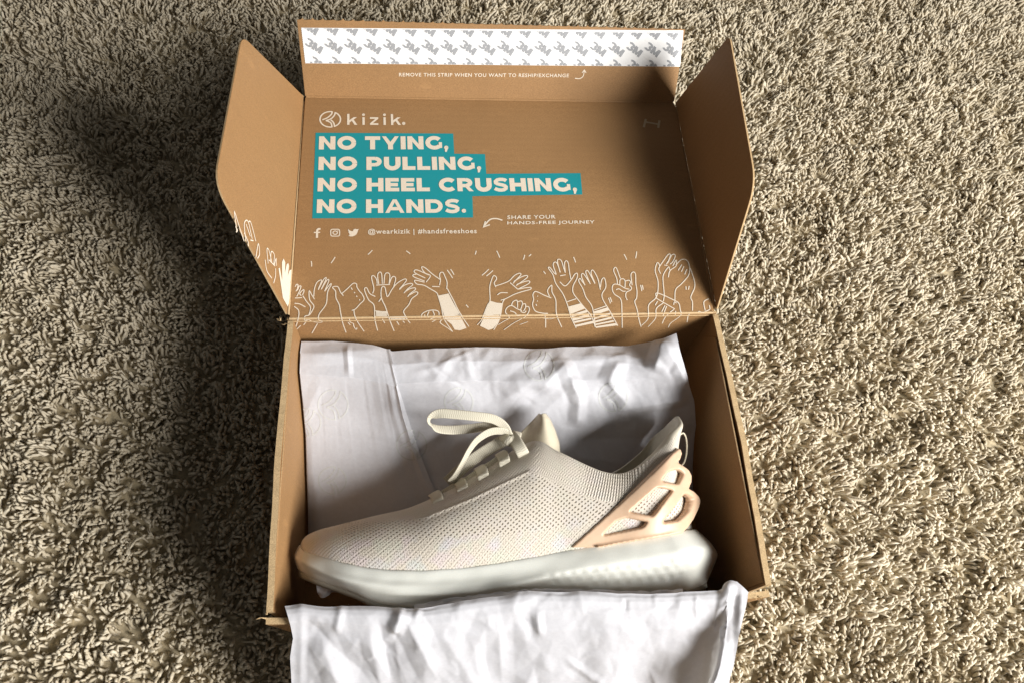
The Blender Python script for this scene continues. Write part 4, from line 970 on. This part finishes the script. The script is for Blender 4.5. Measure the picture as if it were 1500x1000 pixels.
# outsole
os_ = []
for i in range(0, NM, 3):
    b = c2_[i]
    for n, dv in ((1.0, .0005), (1.02, -.0015), (.97, -.0035), (0, -.0035), (-.97, -.0035), (-1.02, -.0015), (-1.0, .0005)): os_.append([b[0], b[1]+dv, b[2]*n])
mesh_obj('outsole', Wd(np.array(os_)), grid_faces(len(os_)//7, 7), M['outsole'], shoe, True)

# heel cage: moulded lattice, standing off the knit
Q2 = (780, 580); zz = lambda L: [(780+a/3.125, 580+b/3.125) for a, b in L]
OUT = zz([(140, 722), (240, 632), (400, 488), (540, 355), (640, 258), (668, 236), (684, 240), (690, 262), (680, 290), (668, 300), (700, 318), (722, 335), (735, 362), (733, 395), (722, 420), (745, 432), (768, 455), (776, 478), (768, 510), (745, 560), (718, 600), (690, 628), (560, 650), (400, 676), (260, 704)])
HOLES = [zz(L) for L in ([(318, 638), (385, 570), (432, 553), (530, 573), (505, 602)], [(440, 530), (575, 414), (648, 427), (552, 550)], [(588, 388), (628, 340), (668, 331), (696, 352), (668, 404)], [(592, 580), (702, 440), (742, 468), (718, 528), (668, 570)])]
def smooth_loop(L, k=5):
    P = np.array(L); n = len(P); P = np.r_[P[-2:], P, P[:3]]
    return cr_interp(P, (n+4)*k+1)[2*k:(n+2)*k]
def sd_poly(X, Y, P):                                            # signed distance, negative inside
    d = np.full(X.shape, 1e9); ins = np.zeros(X.shape, bool)
    for i in range(len(P)):
        a, b = P[i-1], P[i]; e = b-a; wx, wy = X-a[0], Y-a[1]
        t = np.clip((wx*e[0]+wy*e[1])/(e @ e+1e-12), 0, 1); d = np.minimum(d, (wx-e[0]*t)**2+(wy-e[1]*t)**2)
        c = ((a[1] > Y) != (b[1] > Y)); xi = a[0]+(Y-a[1])/(b[1]-a[1]+1e-12)*(b[0]-a[0]); ins ^= c & (X < xi)
    d = np.sqrt(d); return np.where(ins, -d, d)
OUTs = np.array(OUT); OUTs = np.r_[[OUTs[0]], OUTs[1:]]; HS = [np.array(rounded(h, [4.2]*len(h), 5)) for h in HOLES]
def sdf(X, Y):
    d = sd_poly(X, Y, OUTs)
    for h in HS: d = np.maximum(d, -sd_poly(X, Y, h)-1.0)
    return d
step = 1.4
gx, gy = np.meshgrid(np.arange(820, 1034, step), np.arange(650, 802, step), indexing='ij')
sd = sdf(gx, gy)
for _ in range(3):                                               # pull the border vertices onto the outline
    e = .2; ddx = (sdf(gx+e, gy)-sdf(gx-e, gy))/(2*e); ddy = (sdf(gx, gy+e)-sdf(gx, gy-e))/(2*e)
    near = np.abs(sd) < step*.72
    gx = np.where(near, gx-sd*ddx, gx); gy = np.where(near, gy-sd*ddy, gy)
    sd = np.where(near, sdf(gx, gy), sd)
inside = sd < .12
def cage_n(X, Y):
    hh = np.clip((778-Y)/140, 0, 1.1); base = .0425-.0075*hh-.004*hh*hh
    q = np.clip((X-945)/86, 0, .9999); return base*np.sqrt(1-q**2.4)
dedge = np.clip(-sd, 0, 5.); rnd = .0021*(1-(1-np.clip(dedge/2.9, 0, 1))**2)**.5
N0 = cage_n(gx, gy)
ubv = BVHTree.FromPolygons([tuple(v) for v in Wd(G[:, ::2]).reshape(-1, 3)], grid_faces(NS, G[:, ::2].shape[1]))
NK = np.full(gx.shape, np.nan)
for i in range(gx.shape[0]):
    for j in range(gx.shape[1]):
        if sd[i, j] < 4:
            d = ray((gx[i, j], gy[i, j])); h = ubv.ray_cast(Vector(CAM), Vector(d/np.linalg.norm(d)))
            if h[0] is not None: NK[i, j] = (np.array(h[0])-SO) @ EN
ok = ~np.isnan(NK); bl = sstep(968, 1000, gx)
N0 = np.where(ok, (np.nan_to_num(NK)+.0016+.0040*sstep(880, 970, gx))*(1-bl)+N0*bl, N0)
for _ in range(12):
    N0[1:-1, 1:-1] = (N0[1:-1, 1:-1]*2+N0[:-2, 1:-1]+N0[2:, 1:-1]+N0[1:-1, :-2]+N0[1:-1, 2:])/6
flat = lambda X, Y, n: hits(X, Y, SO+EN*n[..., None] if np.ndim(n) else SO+EN*n, EN)
def cage_pts(n):
    return flat(gx, gy, n)
back = sstep(985, 1030, gx)
dirn = np.stack([.8*back, 0*back, 1-.55*back], -1); dirn /= np.linalg.norm(dirn, axis=-1)[..., None]
def toS(P): q = P-SO; return np.stack([q @ EU, q @ EV, q @ EN], -1)
baseS = toS(cage_pts(N0))
outer = baseS+dirn*(rnd-.0018)[..., None]; inner = baseS-dirn*.0062
nxg, nyg = gx.shape; vid = -np.ones((2, nxg, nyg), int); Vc = []; Fc = []
def gv(l, i, j):
    if vid[l, i, j] < 0: vid[l, i, j] = len(Vc); Vc.append((outer if l == 0 else inner)[i, j])
    return vid[l, i, j]
cell = inside[:-1, :-1] & inside[1:, :-1] & inside[1:, 1:] & inside[:-1, 1:]
for i in range(nxg-1):
    for j in range(nyg-1):
        if not cell[i, j]: continue
        c4 = [(i, j), (i+1, j), (i+1, j+1), (i, j+1)]
        Fc.append([gv(0, *q) for q in c4]); Fc.append([gv(1, *q) for q in c4[::-1]])
        for (di, dj), (a, b) in (((-1, 0), (3, 0)), ((1, 0), (1, 2)), ((0, -1), (0, 1)), ((0, 1), (2, 3))):
            ii, jx = i+di, j+dj
            if not (0 <= ii < nxg-1 and 0 <= jx < nyg-1 and cell[ii, jx]):
                Fc.append([gv(0, *c4[b]), gv(0, *c4[a]), gv(1, *c4[a]), gv(1, *c4[b])])
Vc = np.array(Vc); Vmir = Vc.copy(); Vmir[:, 2] *= -1
Fall = [tuple(f) for f in Fc]+[tuple(x+len(Vc) for x in f[::-1]) for f in Fc]
cage = mesh_obj('heel_cage', Wd(np.r_[Vc, Vmir]), Fall, M['cage'], shoe, True)
sm = cage.modifiers.new('soften', 'SMOOTH'); sm.factor = .5; sm.iterations = 2

# ribbons: laces, pull loop
def ribbon(name, pts, width, thick, face=None, mt='lace', parent=None, m_=None, wscale=None, side=None):
    """pts: (px, py, n[, roll in degrees]); flat braided ribbon along the path, face towards the viewer, rolled about its path"""
    K = np.array([np.r_[Sw(*q[:3]), (q[3] if len(q) > 3 else 0)] for q in pts]); m = m_ or max(24, len(pts)*9)
    C = cr_interp(K, m); roll = np.radians(C[:, 3]); C = C[:, :3]
    T = np.gradient(C, axis=0); T /= np.linalg.norm(T, axis=1)[:, None]
    view = CAM-C; view /= np.linalg.norm(view, axis=1)[:, None]
    sd_ = np.cross(T, view); sd_ /= np.linalg.norm(sd_, axis=1)[:, None]
    if side is not None:
        sd_ = side[None]-T*(T @ side)[:, None]; sd_ /= np.linalg.norm(sd_, axis=1)[:, None]
    nf = np.cross(sd_, T)
    s2 = sd_*np.cos(roll)[:, None]+nf*np.sin(roll)[:, None]; n2 = np.cross(s2, T)
    k = 12; prof_ = []
    for a in range(k):
        t = 2*math.pi*a/k; ca, sn = math.cos(t), math.sin(t)
        prof_.append((math.copysign(abs(ca)**.55, ca)*width/2, math.copysign(abs(sn)**.55, sn)*thick/2))
    ws = np.ones(m) if wscale is None else np.interp(np.linspace(0, 1, m), np.linspace(0, 1, len(wscale)), wscale)
    V = np.array([[C[i]+s2[i]*a*ws[i]+n2[i]*b for a, b in prof_] for i in range(m)])
    F = []
    for i in range(m-1):
        for a in range(k): F.append((i*k+a, i*k+(a+1) % k, (i+1)*k+(a+1) % k, (i+1)*k+a))
    F.append(tuple(range(k))[::-1]); F.append(tuple((m-1)*k+a for a in range(k)))
    o = mesh_obj(name, V.reshape(-1, 3), F, M[mt], parent or shoe, True)
    s = np.r_[0, np.cumsum(np.linalg.norm(np.diff(C, axis=0), axis=1))]
    uvv = np.array([[(s[i], a) for a, b in prof_] for i in range(m)]).reshape(-1, 2); add_uv(o, uvv)
    return o
RIDGE = Sw(752, 659, 0)-Sw(634, 728, 0); RIDGE /= np.linalg.norm(RIDGE)
LW, LTK = .0069, .0011
# five crossings that come up out of the eyelets and over the throat
for x, y, s in ((641, 738, 1.), (677, 720, 1.), (707, 700, 1.), (738, 679, 1.)):
    ribbon('lace', [(x+2, y+4, .0160), (x+1, y-1, .0192), (x, y-7, .0182), (x-2, y-13, .0105), (x-4, y-15.5, .0030), (x-6, y-16, -.006)], .0088, LTK*1.6, side=RIDGE)
ribbon('lace', [(768, 668, .0205), (764, 660, .0235), (758, 650, .0215), (752, 641, .016), (747, 636, .010)], .0092, LTK*1.3)
# bars lying in the throat between the crossings
for x, y in ((655, 719), (688, 700), (720, 679)):
    ribbon('lace', [(x-13, y+8, .004, 30), (x, y, .006, 30), (x+13, y-9, .005, 30)], LW*.9, LTK)
# bow: one loop, and the free end hanging back along the throat
ribbon('lace', [(746, 640, .012, 20), (739, 624, .018, 25), (722, 613, .022, 10), (695, 609, .024, 0), (665, 606, .024, 0), (644, 605, .023, 10), (631, 611, .020, 55), (630, 620, .015, 90), (640, 627, .011, 40), (662, 629, .009, 15), (690, 627, .010, 0), (718, 624, .012, 0), (740, 631, .012, 20), (748, 640, .012, 20)], LW, LTK, m_=160)
ribbon('lace', [(748, 638, .012, 30), (736, 631, .016, 40), (718, 632, .018, 40), (700, 643, .017, 50), (688, 658, .014, 60), (678, 676, .011, 65), (668, 694, .008, 60), (660, 705, .006, 50)], LW, LTK, m_=90)
ribbon('lace', [(745, 641, .006, 0), (728, 650, .006, 5), (708, 662, .005, 8), (688, 676, .004, 8), (670, 692, .003, 8), (655, 706, .002, 8)], .0088, LTK, m_=80)
ribbon('lace_knot', [(737, 638, .011), (742, 643, .016), (749, 646, .017), (755, 641, .015), (757, 633, .010)], .0075, .0030)
# tongue: folded leather pull standing behind the knot
tg = []
for f in np.linspace(0, 1, 24):
    # left edge -> ridge -> right edge, from root (f=0) to tip (f=1)
    Lp = np.array([(756, 650), (762, 634), (774, 622), (784, 612.5), (791, 606.5)]); Rg = np.array([(803, 656), (802, 640), (800, 626), (798, 613), (795, 606)]); Rt = np.array([(818, 664), (817, 648), (811, 630), (804, 615), (797.5, 606.5)])
    i_ = np.linspace(0, 1, 5); g = lambda A_: (np.interp(f, i_, A_[:, 0]), np.interp(f, i_, A_[:, 1]))
    l_, m2, r_ = g(Lp), g(Rg), g(Rt)
    row = []
    for s_ in np.linspace(0, 1, 21):
        if s_ < .62: a = s_/.62; p_ = (l_[0]+(m2[0]-l_[0])*a, l_[1]+(m2[1]-l_[1])*a); nn = -.010+.014*sstep(0, 1, a)*(1-.25*f)
        else: a = (s_-.62)/.38; p_ = (m2[0]+(r_[0]-m2[0])*a, m2[1]+(r_[1]-m2[1])*a); nn = .004-.010*a*a-.006*f
        row.append(Sw(p_[0], p_[1], nn))
    tg.append(row)
tg = np.array(tg)
to = mesh_obj('tongue', tg.reshape(-1, 3), grid_faces(24, 21), M['tongue'], shoe, True)
sf = to.modifiers.new('thickness', 'SOLIDIFY'); sf.thickness = .0016; sf.offset = -1
# thin cord loop at the back of the heel
ribbon('pull_loop', [(996, 636, .0155), (1001.5, 634, .013), (1005.5, 643, .008), (1006, 660, .004), (1003, 675, .003), (998, 682, .006)], .0012, .0012, mt='tongue')
